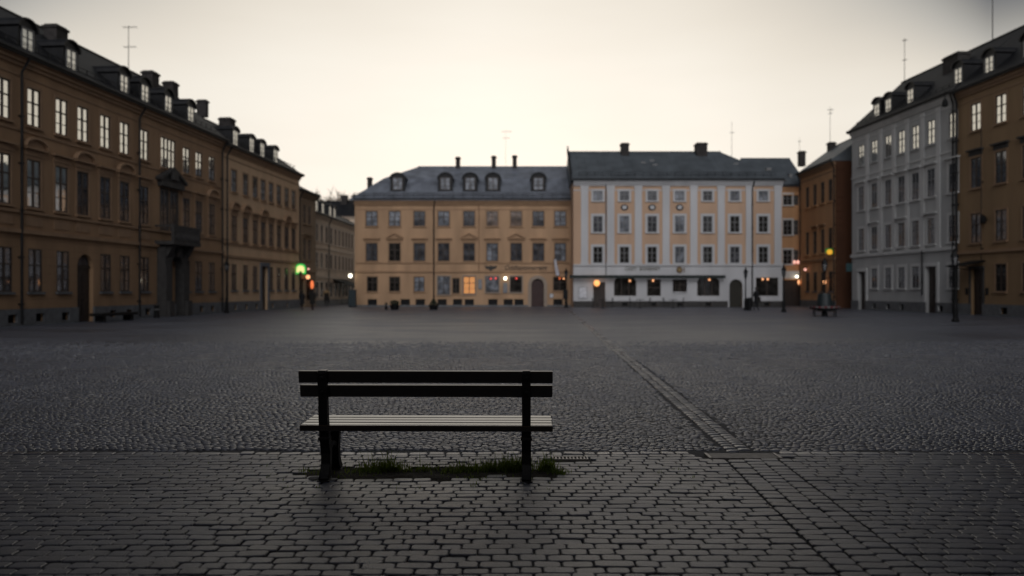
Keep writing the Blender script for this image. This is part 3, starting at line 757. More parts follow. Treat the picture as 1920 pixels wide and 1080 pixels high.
# ------------------------------------------------------------------ street lamps
LGLASS = glass('lantern_glass', 0.25, (0.8, 0.8, 0.8), (0.05, 0.05, 0.05))
def lamp(x, y, h, label, lean=0.0):
    t = thing('street_lamp', label, 'street lamp', (x, y, 0), random.uniform(0, 1), 'iron street lamps round the square')
    t.rotation_euler = (0, lean, random.uniform(0, 1))
    b = MB(); hp = h - 0.85
    b.lathe([(0.17, 0), (0.17, 0.12), (0.12, 0.2), (0.11, 0.7), (0.075, 0.85), (0.055, 1.0), (0.042, hp-0.1), (0.075, hp-0.05), (0.04, hp)], 10)
    b.build('pole', IRON, t)
    b = MB(); b.lathe([(0.06, hp), (0.09, hp+0.06), (0.15, hp+0.45), (0.14, hp+0.46)], 6); lan = b.build('lantern', [LGLASS], t)
    b = MB(); b.lathe([(0.19, hp+0.46), (0.175, hp+0.52), (0.08, hp+0.7), (0.05, hp+0.74), (0.05, hp+0.8), (0.012, h)], 6)
    b.lathe([(0.065, hp), (0.10, hp+0.05), (0.10, hp+0.08), (0.07, hp+0.08)], 6)
    for k in range(6):
        a = 2*PI*k/6; b.tube([(0.10*math.cos(a), 0.10*math.sin(a), hp+0.06), (0.158*math.cos(a), 0.158*math.sin(a), hp+0.46)], 0.012, 4)
    b.build('cap', IRON, lan)
    return t
def gx(px, d): return (px-CX)/F*d
lamp(gx(425, 52.6), 52.6, 3.55, 'street lamp standing at the seam between the palace and the pale ochre house')
lamp(gx(1061.5, 68.6), 68.6, 3.4, 'street lamp with a dark box on its pole by the arched oxblood door')
lamp(gx(1398, 60), 60, 3.25, 'street lamp beside the litter bin and the olive arched door')
lamp(gx(1469.5, 54.8), 54.8, 3.28, 'street lamp in front of the white house right hand corner')
lamp(gx(1546, 46.6), 46.6, 3.42, 'street lamp rising from the round bench')
lamp(gx(1791.5, 38.2), 38.2, 3.5, 'tall slightly leaning street lamp before the grey house end', -0.035)
t = thing('pole_box', 'dark metal box strapped to the lamp pole near the arched door', 'box', (gx(1060, 68.6), 68.48, 0))
b = MB(); b.bev(-0.2, 0.2, -0.12, 0.06, 0.72, 1.5, 0.02); b.build('housing', IRON, t)
b = MB(); b.box(-0.21, 0.21, -0.13, 0.07, 1.5, 1.53); b.build('lid', DARKMETAL, t)

# round bench around a lamp
t = thing('round_bench', 'round dark bench on thin legs with red striped rim round a lamp', 'bench', (gx(1546, 46.6), 46.6, 0))
ring = MB(); n = 32
for (ra, rb, z0, z1, mi) in ((0.50, 0.82, 0.42, 0.5, 0),):
    vs = []
    for k in range(n):
        a = 2*PI*k/n
        for r_, z_ in ((ra, z0), (rb, z0), (rb, z1), (ra, z1)): vs.append((r_*math.cos(a), r_*math.sin(a), z_))
    fs = [(4*k+j, 4*((k+1) % n)+j, 4*((k+1) % n)+(j+1) % 4, 4*k+(j+1) % 4) for k in range(n) for j in range(4)]
    ring.add(vs, fs)
ring.build('seat', IRON, t)
rim = MB(); REDP = mat('red_rim_paint', (0.12, 0.02, 0.025), 0.5); WHP = mat('white_rim_paint', (0.14, 0.13, 0.125), 0.5)
for k in range(n):
    a0, a1 = 2*PI*k/n, 2*PI*(k+1)/n
    q = [(0.83, a0), (0.83, a1), (0.845, a1), (0.845, a0)]
    rim.prism([(r_*math.cos(a), r_*math.sin(a)) for r_, a in q], 'z', 0.49, 0.60, k % 2)
rim.build('rim', [REDP, WHP], t)
pm = MB(); pm.lathe([(0.47, 0.3), (0.47, 0.5), (0.45, 0.7), (0.36, 1.25), (0.33, 1.33), (0.05, 1.34)], 20); pm.build('pedestal', mat('teal_black_metal', (0.012, 0.02, 0.022), 0.5), t)
for k in range(6):
    a = 2*PI*k/6+0.3; b = MB(); b.tube([(0.66*math.cos(a), 0.66*math.sin(a), 0), (0.66*math.cos(a), 0.66*math.sin(a), 0.42)], 0.03, 6); b.build('leg', IRON, t)
b = MB(); b.lathe([(0.2, 0), (0.18, 0.1), (0.14, 0.3), (0.3, 0.34)], 12); b.build('foot', IRON, t)

# ------------------------------------------------------------------ lit lamps and signs
def wall_lamp(x, y, z, r, m, label, arm=(0, 0.3, 0.1), name='wall_lamp', sz=1.0):
    t = thing(name, label, 'lamp', (x, y, z))
    b = MB(); b.ball((0, 0, 0), r, 14, 10, 0, sz); b.build('globe', m, t, smooth=True)
    b = MB(); b.tube([(0, 0, r*sz*0.9), (0, 0, r*sz+0.08), (arm[0]*0.6, arm[1]*0.6, r*sz+0.1+arm[2]), (arm[0], arm[1], r*sz+0.06)], 0.02, 6)
    b.build('bracket', IRON, t)
    return t
def ppos(px, py, d): return at(px, py, d)
x, y, z = ppos(657, 517, 72.6); wall_lamp(x, y, z, 0.165, L_WHITE, 'bright white globe lamp at the street corner of the mansard house', (0.55, 0.5, .05))
x, y, z = ppos(947.5, 522, 72.6); wall_lamp(x, y, z, 0.14, L_WHITE, 'bright white globe lamp between two shop windows of the mansard house', (0, 0.42, .05))
x, y, z = ppos(1119, 531, 69.2); wall_lamp(x, y, z, 0.27, L_ORANGE, 'large orange globe lamp over the dark doorway of the white house', (0, 0.6, .05))
x, y, z = ppos(1494, 518.5, 74.9); wall_lamp(x, y, z, 0.12, L_WHITE, 'small white globe lamp in the right corner passage', (0, 0.42, .05))
x, y, z = ppos(1498.5, 529, 74.6); wall_lamp(x, y, z, 0.13, L_SMALL, 'orange elongated lantern under the white globe in the right corner', (0, 0.7, .05), sz=1.9)
x, y, z = ppos(1490, 491.5, 74.9); wall_lamp(x, y, z, 0.13, L_PINK, 'pinkish lamp of a close pair in the right corner, left one', (0, 0.42, .05), sz=1.3)
x, y, z = ppos(1496.5, 491.5, 74.9); wall_lamp(x, y, z, 0.13, L_PINK, 'pinkish lamp of a close pair in the right corner, right one', (0, 0.42, .05), sz=1.3)
x, y, z = ppos(1515, 505.5, 72.6); wall_lamp(x-0.25, y, z, 0.12, L_PINK, 'small pink lamp on the orange house wall', (0.55, 0, .05))
x, y, z = ppos(1550.5, 529, 67.6); wall_lamp(x-0.2, y, z, 0.12, L_SMALL, 'slim orange lantern beside the ground floor windows of the orange house', (0.35, 0, .05), sz=1.8)
x, y, z = ppos(577.5, 519.5, 70.0); wall_lamp(x, y, z, 0.18, L_SMALL, 'orange globe lamp just below the green lit sign', (-0.4, 0, .05))
x, y, z = ppos(585, 534, 72.0); wall_lamp(x, y, z, 0.15, L_REDO, 'red orange tall lantern on the narrow house above the walkers', (-0.35, 0, .05), sz=2.6)
x, y, z = ppos(578.5, 504.5, 71); wall_lamp(x, y, z, 0.09, L_PINK, 'dim reddish lamp at the right of the green lit sign', (-0.3, 0, .05))

# pendant bulbs in the shop windows hang in front of the pane, inside the reveal
def bulb(px, py, d, r, m, label):
    x, y, z = at(px, py, d); t = thing('window_bulb', label, 'bulb', (x, y, z), 0, 'bulbs hanging in the shop windows')
    b = MB(); b.ball((0, 0, 0), r, 10, 8); b.build('bulb', m, t, smooth=True)
    b = MB(); b.tube([(0, 0, r*0.8), (0, 0, r+0.12)], 0.012, 5); b.build('cord', IRON, t)
for px_, py_, m_, l_ in ((1181, 526.5, L_SMALL, 'orange bulb in the left arched display window of the white house'),
                         (1224.5, 526, L_SMALL, 'orange bulb over the square dark shop window of the white house'),
                         (1330, 524.5, L_SMALL, 'orange bulb in the right arched display window of the white house'),
                         (1430, 523.5, L_SMALL, 'orange bulb, left of a pair in the corner shop window'),
                         (1439.5, 523.5, L_SMALL, 'orange bulb, right of a pair in the corner shop window')):
    bulb(px_, py_, WD-0.1, 0.085, m_, l_)
for px_, py_, m_, l_ in ((920.5, 522.5, L_RED, 'red bulb, left of two in the curtained shop window'), (929.5, 522, L_RED, 'red bulb, right of two in the curtained shop window'),
                         (968, 522, L_RED, 'single red bulb in the dark shop window beside the arched door'),
                         (1049.5, 522, L_REDO, 'reddish bulb, left of two in the window by the lamp post'), (1057, 522.5, L_SMALL, 'orange bulb, right of two in the window by the lamp post')):
    bulb(px_, py_, CD-0.1, 0.075, m_, l_)

def fan_outline(w, h, n=14):
    return [(w/2*math.cos(PI*k/n), h*0.45*math.sin(PI*k/n) + h*0.1) for k in range(n+1)] + [(-w/2, -h*0.45), (-w*0.22, -h*0.45), (-w*0.1, -h*0.2), (w*0.1, -h*0.2), (w*0.22, -h*0.45), (w/2, -h*0.45)]
x, y, z = at(563.5, 505, 67.6)
t = thing('illuminated_sign', 'green rimmed lit sign shaped like a fan, hanging over the street corner', 'sign', (x, y, z))
b = MB(); b.prism(fan_outline(0.86, 0.88), 'y', 0, 0.12); b.build('rim', L_GREEN, t)
b = MB(); b.prism(fan_outline(0.64, 0.6), 'y', -0.03, 0.005); b.build('face', L_YEL, t)
b = MB(); b.tube([(-0.3, 0.06, 0.5), (-0.3, 0.06, 0.7), (-0.75, 0.06, 0.7)], 0.03, 6); b.build('bracket', IRON, t)
x, y, z = at(1558, 472.5, 66.6)
t = thing('illuminated_sign', 'round amber lit sign with a green side on the orange house', 'sign', (x-0.1, y, z))
b = MB(); b.prism([(0.22*math.cos(2*PI*k/16), 0.22*math.sin(2*PI*k/16)) for k in range(16)], 'y', -0.04, 0.1); b.build('face', L_AMB, t)
b = MB(); b.prism([(-0.32, -0.05), (-0.3, 0.3), (0.42, 0.3), (0.42, -0.18), (0.28, -0.2)], 'y', 0.11, 0.16); b.build('rim', emit('green_sign_side', (0.01, 0.3, 0.05), 0.12), t)
b = MB(); b.tube([(0.4, 0.13, 0), (0.7, 0.13, 0)], 0.03, 6); b.build('bracket', IRON, t)
x, y, z = at(1592, 501, 63.2)
t = thing('hanging_sign', 'dark teal hanging sign at the far corner of the grey house', 'sign', (x, y, z))
b = MB(); b.bev(-0.24, 0.24, -0.04, 0.04, -0.34, 0.3, 0.02); b.build('board', mat('teal_sign', (0.02, 0.06, 0.065), 0.5), t)
b = MB(); b.tube([(-0.25, 0, 0.4), (0.45, 0, 0.4)], 0.02, 6); b.tube([(0, 0, 0.3), (0, 0, 0.4)], 0.012, 5); b.build('bracket', IRON, t)

def text(body, size, m, parent, loc, name='lettering', shear=0.0, extrude=0.02, sx=1.0):
    cu_ = bpy.data.curves.new(name, 'FONT'); cu_.body = body; cu_.size = size; cu_.extrude = extrude; cu_.align_x = 'CENTER'; cu_.align_y = 'CENTER'; cu_.shear = shear
    cu_.resolution_u = 3
    o = bpy.data.objects.new(name, cu_); COL.objects.link(o)
    dg = bpy.context.evaluated_depsgraph_get(); me = bpy.data.meshes.new_from_object(o.evaluated_get(dg)); bpy.data.objects.remove(o)
    me.materials.clear(); me.materials.append(m)
    return tag(link(name, me, parent, loc, (PI/2, 0, 0)))
SIGN_D = mat('dark_sign_letters', (0.02, 0.017, 0.014), 0.5)
x, y, z = at(985, 502, CD-0.05)
t = thing('shop_sign', 'dark cursive lettering with a winged emblem on the mansard house', 'sign', (x, y, z))
o = text('Oddhantonament', 0.66, SIGN_D, t, (0, 0, 0), shear=0.35); o.scale = (0.82, 1, 1)
b = MB(); xe = at(920.5, 0, CD)[0]-x
b.prism([(xe-0.58, 0.2), (xe-0.2, 0.12), (xe, 0.22), (xe+0.2, 0.12), (xe+0.58, 0.2), (xe+0.45, -0.05), (xe+0.16, -0.15), (xe, -0.32), (xe-0.16, -0.15), (xe-0.45, -0.05)], 'y', -0.03, 0.06)
b.build('emblem', SIGN_D, t)
SIGN_W = mat('olive_sign_letters', (0.10, 0.09, 0.06), 0.5)
x, y, z = at(1203, 504.5, WD-0.05)
t = thing('shop_sign', 'olive capital lettering on the white ground floor band', 'sign', (x, y, z))
for wd_, xo in (('CASET', -.95), ('BOMBERIET', .72)): o = text(wd_, 0.42, SIGN_W, t, (xo, 0, 0)); o.scale = (0.82, 1, 1)
x, y, z = at(1274, 506, WD-0.05)
t = thing('round_sign', 'round brown and gold sign above the small dark shop window', 'sign', (x, y, z))
b = MB(); b.prism([(0.27*math.cos(2*PI*k/20), 0.3*math.sin(2*PI*k/20)) for k in range(20)], 'y', -0.03, 0.04); b.build('disc', mat('brown_sign', (0.12, 0.07, 0.03), 0.5), t)
b = MB(); b.prism([(0.14*math.cos(2*PI*k/20), 0.16*math.sin(2*PI*k/20)) for k in range(20)], 'y', -0.05, -0.02); b.build('emblem', mat('gold_sign', (0.25, 0.17, 0.06), 0.4), t)
b = MB(); b.box(0.36, 0.44, -0.03, 0.04, -0.22, 0.22); b.build('stroke', MATS['brown_sign'], t)

# notices on walls
def notice(px, py, d, w, h, col, label, name='notice'):
    x, y, z = at(px, py, d); t = thing(name, label, 'notice', (x, y, z))
    b = MB(); b.box(-w/2, w/2, -0.03, 0.02, -h/2, h/2); b.build('frame', FR_GREY, t)
    b = MB(); b.box(-w/2+.04, w/2-.04, -0.04, 0.0, -h/2+.04, h/2-.04); b.build('sheet', mat('notice_%d' % int(col*1000), (col, col, col*1.05), 0.6, var=0.3, scale=6), t)
notice(947.5, 540, CD-0.05, 0.4, 0.95, 0.2, 'narrow grey notice case under the white globe lamp')
notice(1034, 554.5, CD-0.05, 0.35, 0.4, 0.55, 'small white notice right of the oxblood arched door')
notice(1093, 549, WD-0.06, 0.75, 1.0, 0.6, 'white poster left of the dark doorway of the white house')
notice(900, 533, CD-0.05, 0.35, 0.9, 0.25, 'small grey poster beside the orange lit window')
notice(93, 492, 35.4, 0.3, 0.3, 0.2, 'small grey plaque between palace ground floor windows') if False else None

# flag, awnings, cabinet
x, y, z = at(1043, 515, CD-0.25)
t = thing('flag', 'white flag drooping from a slanted pole on the mansard house', 'flag', (x, y, z))
b = MB(); b.tube([(0.15, 0.27, -0.3), (-0.28, -0.5, 1.45)], 0.02, 6); b.build('pole', IRON, t)
b = MB(); nu, nv = 6, 10
vs = [(-0.26+0.34*i/nu*(0.6+0.4*(j/nv)) + 0.22*(j/nv) , -0.46+0.05*math.sin(i*2.1+j*.5) + 0.3*(j/nv), 1.38-1.45*j/nv) for j in range(nv+1) for i in range(nu+1)]
vs2 = [(a, b_+0.012, c) for a, b_, c in vs]
q = nu+1; N_ = len(vs)
fs = [(j*q+i, j*q+i+1, (j+1)*q+i+1, (j+1)*q+i) for j in range(nv) for i in range(nu)]
b.add(vs, fs); b.add(vs2, [f[::-1] for f in fs]); b.build('cloth', mat('white_cloth', (0.55, 0.54, 0.58), 0.8), t, smooth=True)

GREEN_AW = mat('dark_green_canvas', (0.014, 0.02, 0.018), 0.8)
x0, x1 = at(1068, 0, WD-0.5)[0], at(1360, 0, WD-0.5)[0]
t = thing('rolled_awning', 'long dark green rolled awning across the white house front', 'awning', (x0, WD-0.5, 2.72))
b = MB(); b.tube([(0, 0, 0), (x1-x0, 0, 0)], 0.085, 10); b.build('roll', GREEN_AW, t)
b = MB(); b.box(0.0, x1-x0, -0.1, -0.085, -0.2, 0.0); b.build('valance', GREEN_AW, t)
for k in range(5):
    xx = 0.7+(x1-x0-1.0)*k/4; b = MB(); b.box(xx-0.03, xx+0.03, 0.05, 0.52, 0.0, 0.06); b.build('bracket', IRON, t)
x, y, z = at(642, 531, 86)
t = thing('street_awning', 'small dark awning over a shop in the side street', 'awning', (-18.95, 88, 2.15))
b = MB(); b.prism([(0.0, 0.5), (0.0, 0.42), (2.0, -0.2), (2.0, -0.45), (2.04, -0.45), (2.04, -0.15)], 'y', -3.2, 3.2); b.build('canvas', GREEN_AW, t)
for sg in (-3.1, 3.1): b = MB(); b.tube([(0, sg, -0.3), (1.95, sg, -0.2)], 0.02, 5); b.build('arm', IRON, t)

x, y, _ = at(661, 0, 71.0)
t = thing('utility_cabinet', 'dark teal street cabinet at the corner of the mansard house', 'cabinet', (x, y, 0))
CAB = mat('dark_teal_paint', (0.012, 0.025, 0.03), 0.5)
b = MB(); b.bev(-0.31, 0.31, -0.25, 0.25, 0.06, 1.45, 0.02); b.build('body', CAB, t)
b = MB(); b.bev(-0.35, 0.35, -0.29, 0.29, 1.451, 1.54, 0.02); b.build('lid', CAB, t)
b = MB(); b.box(-0.28, 0.28, -0.2, 0.2, 0, 0.06); b.build('base', STONE_D, t)
b = MB(); b.box(-0.28, -0.01, -0.265, -0.245, 0.12, 1.38); b.box(0.01, 0.28, -0.265, -0.245, 0.12, 1.38); b.build('door', CAB, t)

# ------------------------------------------------------------------ plants in pots
LEAF_D = mat('dark_evergreen_leaf', (0.018, 0.03, 0.014), 0.6, var=0.4, scale=8)
def leaf_cloud(name, parent, shape, n, size, m):
    vs = []; fs = []
    for i in range(n):
        p = Vector(shape()); a = Vector((random.gauss(0, 1), random.gauss(0, 1), random.gauss(0, 1))).normalized(); c = a.orthogonal().normalized()
        c.rotate(Matrix.Rotation(random.uniform(0, 6.28), 3, a)); e = a.cross(c); s_ = size*random.uniform(.6, 1.3)
        k = len(vs); vs += [p-c*s_, p+e*s_*.45, p+c*s_, p-e*s_*.45]; fs.append((k, k+1, k+2, k+3))
    b = MB(); b.add(vs, fs); return b.build(name, m, parent)
def planter(px, d, label, cone):
    x = gx(px, d); t = thing('potted_shrub', label, 'potted shrub', (x, d, 0), 0, 'dark potted shrubs before the mansard house')
    b = MB(); b.lathe([(0.28, 0), (0.36, 0.3), (0.4, 0.32), (0.4, 0.38), (0.34, 0.38), (0.33, 0.33)], 14); b.build('pot', IRON, t)
    b = MB(); b.tube([(0, 0, 0.3), (0, 0, 0.7)], 0.03, 6); b.build('trunk', BRICKD, t)
    def shp():
        h = random.random()
        rr = (0.36*(1-h**1.3)) if cone else 0.4*math.sqrt(max(0, 1-(2*h-1)**2))
        a = random.uniform(0, 6.28); q_ = math.sqrt(random.random())
        return (rr*q_*math.cos(a), rr*q_*math.sin(a), 0.36+h*(0.52 if cone else 0.36))
    leaf_cloud('foliage', t, shp, 700, 0.05, LEAF_D)
planter(740, 61.5, 'low round dark potted shrub in front of the mansard house', False)
planter(813, 61.5, 'small cone shaped dark potted shrub in front of the mansard house', True)
def bollard(px, d, h, r, label):
    t = thing('bollard', label, 'bollard', (gx(px, d), d, 0), 0, 'dark iron bollards')
    b = MB(); b.lathe([(r*1.2, 0), (r*1.2, 0.08), (r, 0.12), (r*0.9, h-0.12), (r*1.1, h-0.1), (r*1.0, h-0.03), (r*0.4, h)], 12); b.build('post', IRON, t)
    b = MB(); b.lathe([(r*0.97, h*0.6), (r*1.02, h*0.61), (r*1.02, h*0.68), (r*0.95, h*0.69)], 12); b.build('band', FR_GREY, t)
bollard(724, 61.7, 0.55, 0.1, 'short bollard left of the low round shrub')
bollard(294, 43.6, 0.72, 0.14, 'stout bollard beside the palace portal')
t = thing('litter_bin', 'dark litter bin beside the lamp post near the olive arched door', 'litter bin', (gx(1405, 59.8), 59.8, 0))
b = MB(); b.lathe([(0.15, 0), (0.17, 0.05), (0.18, 0.8), (0.19, 0.82)], 14); b.build('body', IRON, t)
b = MB(); b.lathe([(0.2, 0.82), (0.2, 0.88), (0.1, 0.95), (0.02, 0.96)], 14); b.build('lid', DARKMETAL, t)

# low stone slab bench by the palace door
dd = 36.2
t = thing('slab_bench', 'low dark slab bench against the palace beside its arched door', 'bench', (LX(39.5)+0.95, 39.4, 0), math.atan2(1, 0.08))
b = MB(); b.bev(-1.6, 1.6, -0.3, 0.3, 0.28, 0.42, 0.02); b.build('seat', IRON, t)
for sg in (-1.2, 1.2): b = MB(); b.bev(sg-0.12, sg+0.12, -0.22, 0.22, 0, 0.28, 0.015); b.build('leg', IRON, t)

# café tables with chairs
def cafe_set(x, y, rz, lab, chairs):
    t = thing('cafe_table', 'small round dark cafe table ' + lab, 'table', (x, y, 0), rz, 'cafe tables')
    b = MB(); b.lathe([(0.33, 0.70), (0.35, 0.71), (0.35, 0.735), (0.33, 0.74)], 18); b.build('table_top', IRON, t)
    b = MB(); b.tube([(0, 0, 0.02), (0, 0, 0.7)], 0.03, 8); b.lathe([(0.22, 0), (0.2, 0.03), (0.04, 0.06)], 12); b.build('pedestal', IRON, t)
    for a, l2 in chairs:
        c = thing('cafe_chair', l2, 'chair', (x+0.62*math.cos(a), y+0.62*math.sin(a), 0), a-PI/2, 'cafe chairs')
        b = MB(); b.bev(-0.2, 0.2, -0.2, 0.2, 0.43, 0.46, 0.01); b.build('seat', IRON, c)
        b = MB()
        for sg in (-.18, .18): b.tube([(sg, 0.18, 0.45), (sg, 0.24, 0.86)], 0.015, 6)
        for zz in (0.6, 0.72, 0.84): b.box(-0.18, 0.18, 0.2+(zz-.45)*.14, 0.215+(zz-.45)*.14, zz-.03, zz+.03)
        b.build('backrest', IRON, c)
        for sx in (-.17, .17):
            for sy in (-.17, .17): b = MB(); b.tube([(sx*1.1, sy*1.1, 0), (sx, sy, 0.44)], 0.015, 6); b.build('leg', IRON, c)
x = gx(1130, 66); cafe_set(x, 66, 0.3, 'outside the dark doorway of the white house', ((PI, 'cafe chair left of the table by the dark doorway'), (0.2, 'cafe chair right of the table by the dark doorway')))
x = gx(1200, 66.5); cafe_set(x, 66.5, 0.3, 'outside the square shop window of the white house', ((PI, 'cafe chair left of the table by the square shop window'), (0.1, 'cafe chair right of the table by the square shop window')))
x = gx(1262, 66.5); cafe_set(x, 66.5, 0.3, 'outside the small dark window of the white house', ((PI+.2, 'cafe chair left of the table by the small dark window'), (-.1, 'cafe chair right of the table by the small dark window')))
x = gx(641, 86); cafe_set(x, 86, 0.3, 'under the side street awning', ((PI, 'cafe chair left of the table under the street awning'), (-.3, 'cafe chair right of the table under the street awning')))

# lantern box on the far right wall
x, y, z = ric.world(ric.u(1851), -0.25, ric.z(1851, 412))
t = thing('wall_box', 'black round lantern box on the far right ochre wall', 'lamp', (x, y, z), ric.root.rotation_euler.z)
b = MB(); b.lathe([(0.12, -0.22), (0.17, -0.15), (0.17, 0.15), (0.1, 0.24)], 12); b.build('body', IRON, t)
b = MB(); b.box(-0.03, 0.03, 0.1, 0.26, -0.04, 0.04); b.build('bracket', IRON, t)
x, y, z = gre.world(gre.W-0.3, -0.55, gre.z(1782, 195))
t = thing('wall_lantern', 'black lantern hanging under the grey house eave', 'lamp', (x, y, z), gre.root.rotation_euler.z)
b = MB(); b.lathe([(0.1, -0.25), (0.19, -0.2), (0.15, 0.1), (0.04, 0.3)], 12); b.build('body', IRON, t)
b = MB(); b.tube([(0, 0, 0.25), (0, 0, 0.7), (0, 0.55, 0.75)], 0.025, 6); b.build('bracket', IRON, t)

# ------------------------------------------------------------------ bare tree over the roofs
WOOD = mat('bare_branch_bark', (0.16, 0.105, 0.07), 0.9, var=0.3)
def bare_tree(x, y, h, spread, label, seed):
    random.seed(seed)
    t = thing('bare_tree', label, 'tree', (x, y, 0), 0, 'bare trees behind the roofs')
    tb, cb = MB(), MB()
    tb.tube([(0, 0, 0), (0.1, 0, h*0.3), (0, 0.1, h*0.55)], [0.35, 0.26, 0.2], 8)
    def grow(p, d, L_, r, lev):
        q = p + d*L_ * 0.5 + Vector((random.uniform(-.1, .1), random.uniform(-.1, .1), 0.05))*L_; e = q + (d + Vector((random.gauss(0, .15), random.gauss(0, .15), .1))).normalized()*L_*0.5
        cb.tube([p, q, e], [r, r*.8, r*.55], 4 if lev > 1 else 6, caps=False)
        if lev >= 5: return
        for k in range(3 if lev < 4 else 4):
            nd = (d + Vector((random.gauss(0, .6), random.gauss(0, .6), random.gauss(.12, .35)))).normalized()
            grow(p.lerp(e, random.uniform(.5, 1.0)), nd, L_*random.uniform(.6, .8), r*.62, lev+1)
    for k in range(6):
        a = k*1.05+random.random(); grow(Vector((0, 0.05, h*random.uniform(.4, .56))), Vector((math.cos(a)*spread, math.sin(a)*spread, 0.9)).normalized(), h*0.17, 0.2, 1)
    tb.build('trunk', WOOD, t); cb.build('crown', WOOD, t)
bare_tree(gx(640, 126), 126, 20.3, 0.55, 'bare tree rising behind the side street roofs, the taller one', 3)
bare_tree(gx(612, 131), 131, 20.0, 0.75, 'bare tree behind the street dormers, lower and further left', 5)

# ------------------------------------------------------------------ people
CLOTH = mat('black_wool', (0.008, 0.008, 0.010), 0.95, var=0.3, scale=30)
CLOTH2 = mat('brown_black_wool', (0.012, 0.010, 0.008), 0.95, var=0.3, scale=30)
TAN = mat('tan_wool', (0.30, 0.20, 0.10), 0.95, var=0.2, scale=30)
SKIN = mat('skin', (0.30, 0.18, 0.13), 0.6, var=0.08)
HAIRM = mat('dark_hair', (0.012, 0.009, 0.007), 0.7, var=0.3, scale=40)
def skin_obj(name, pts, edges, m, parent, root=0, sub=2):
    me = bpy.data.meshes.new(name); me.from_pydata([p[0] for p in pts], edges, []); me.materials.append(m)
    o = link(name, me, parent)
    md = o.modifiers.new('skin', 'SKIN'); md.use_smooth_shade = True
    for i, p in enumerate(pts):
        r_ = p[1]; r_ = r_ if isinstance(r_, tuple) else (r_, r_)
        me.skin_vertices[0].data[i].radius = r_; me.skin_vertices[0].data[i].use_root = (i == root)
    s_ = o.modifiers.new('sub', 'SUBSURF'); s_.levels = sub; s_.render_levels = sub
    return o
def person(x, y, h, rz, label, coat, stride=0.22, coatlen=0.42, shoulder=None, lean=0.0):
    t = thing('person', label, 'person', (x, y, 0), rz, None)
    k = h/1.75
    J = lambda a, b, c: (a*k, b*k, c*k)
    s = stride
    # body faces -y; hands are inside the coat pockets
    pts = [(J(0, 0, .95), (.15*k, .11*k)), (J(0, -.01+lean*.3, 1.15), (.145*k, .10*k)), (J(0, lean*.6, 1.36), (.17*k, .11*k)), (J(0, lean*.8-.005, 1.48), (.06*k, .06*k)), (J(0, lean-.015, 1.56), (.075*k, .09*k)), (J(0, lean-.02, 1.67), (.08*k, .095*k)),
           (J(.19, lean*.6, 1.40), .065*k), (J(.25, .04, 1.14), .052*k), (J(.19, -.10, .98), .042*k),
           (J(-.19, lean*.6, 1.40), .065*k), (J(-.25, .04, 1.14), .052*k), (J(-.19, -.10, .98), .042*k),
           (J(.095, 0, .88), .09*k), (J(.10, -s*.6, .50), .062*k), (J(.10, -s*.75, .09), .042*k), (J(.11, -s*.75-.16, .035), .036*k),
           (J(-.095, 0, .88), .09*k), (J(-.10, s*.35, .50), .062*k), (J(-.10, s*1.1, .11), .042*k), (J(-.11, s*1.1-.15, .035), .036*k)]
    ed = [(0,1),(1,2),(2,3),(3,4),(4,5),(2,6),(6,7),(7,8),(2,9),(9,10),(10,11),(0,12),(12,13),(13,14),(14,15),(0,16),(16,17),(17,18),(18,19)]
    body = skin_obj('body', pts, ed, CLOTH, t)
    me = body.data
    # head skin: a face child with nose, ears
    b = MB(); b.ball((0, (lean-.02)*k, 1.645*k), .088*k, 14, 10, 0, 1.22)
    b.add([J(-.015, lean-.10, 1.66), J(.015, lean-.10, 1.66), J(0, lean-.135, 1.63), J(-.02, lean-.10, 1.615), J(.02, lean-.10, 1.615)], [(0,2,1),(0,3,2),(1,2,4),(3,4,2)])
    for sg in (-1, 1): b.ball((sg*.088*k, (lean-.01)*k, 1.64*k), .02*k, 6, 5, 0, 1.5)
    b.build('face', SKIN, t, smooth=True)
    b = MB(); n = 14
    prof = [(.098*k, 1.60*k), (.103*k, 1.66*k), (.095*k, 1.72*k), (.06*k, 1.765*k), (.002, 1.78*k)]
    b.lathe(prof, 14, (0, (lean+.005)*k)); b.build('hair', HAIRM, t, smooth=True)
    b = MB(); vs = []; n = 18
    rows = [(0.95-coatlen, .225, .17), (.80, .205, .15), (.98, .185, .135), (1.15, .185, .13), (1.33, .215, .135), (1.42, .20, .125), (1.47, .10, .09)]
    for (zz, rx, ry) in rows:
        for q in range(n):
            a = 2*PI*q/n; vs.append(J(rx*math.cos(a), ry*math.sin(a) + lean*max(0, (zz-.95))*1.2, zz))
    fs = [(i*n+q, i*n+(q+1) % n, (i+1)*n+(q+1) % n, (i+1)*n+q) for i in range(len(rows)-1) for q in range(n)]
    b.add(vs, fs); b.build('coat', coat, t, smooth=True)
    for sg in (1, -1):
        skin_obj('sleeve', [(J(sg*.17, lean*.6, 1.41), .078*k), (J(sg*.26, .04, 1.14), .066*k), (J(sg*.2, -.09, .97), .056*k)], [(0,1),(1,2)], shoulder or coat, t, sub=1)
    if shoulder:
        b = MB(); vs = []
        rows = [(1.25, .235, .16), (1.36, .235, .155), (1.44, .21, .14), (1.5, .11, .1)]
        for (zz, rx, ry) in rows:
            for q in range(n): a = 2*PI*q/n; vs.append(J(rx*math.cos(a), ry*math.sin(a), zz))
        b.add(vs, [(i*n+q, i*n+(q+1) % n, (i+1)*n+(q+1) % n, (i+1)*n+q) for i in range(len(rows)-1) for q in range(n)]); b.build('shawl', shoulder, t, smooth=True)
    return t
person(gx(566.5, 60.5), 60.5, 1.5, 2.9, 'short person in dark clothes walking, left of two near the green sign', CLOTH)
person(gx(586, 59.8), 59.8, 1.6, 3.2, 'stocky person in a black coat walking under the red orange lantern', CLOTH2, stride=0.3)
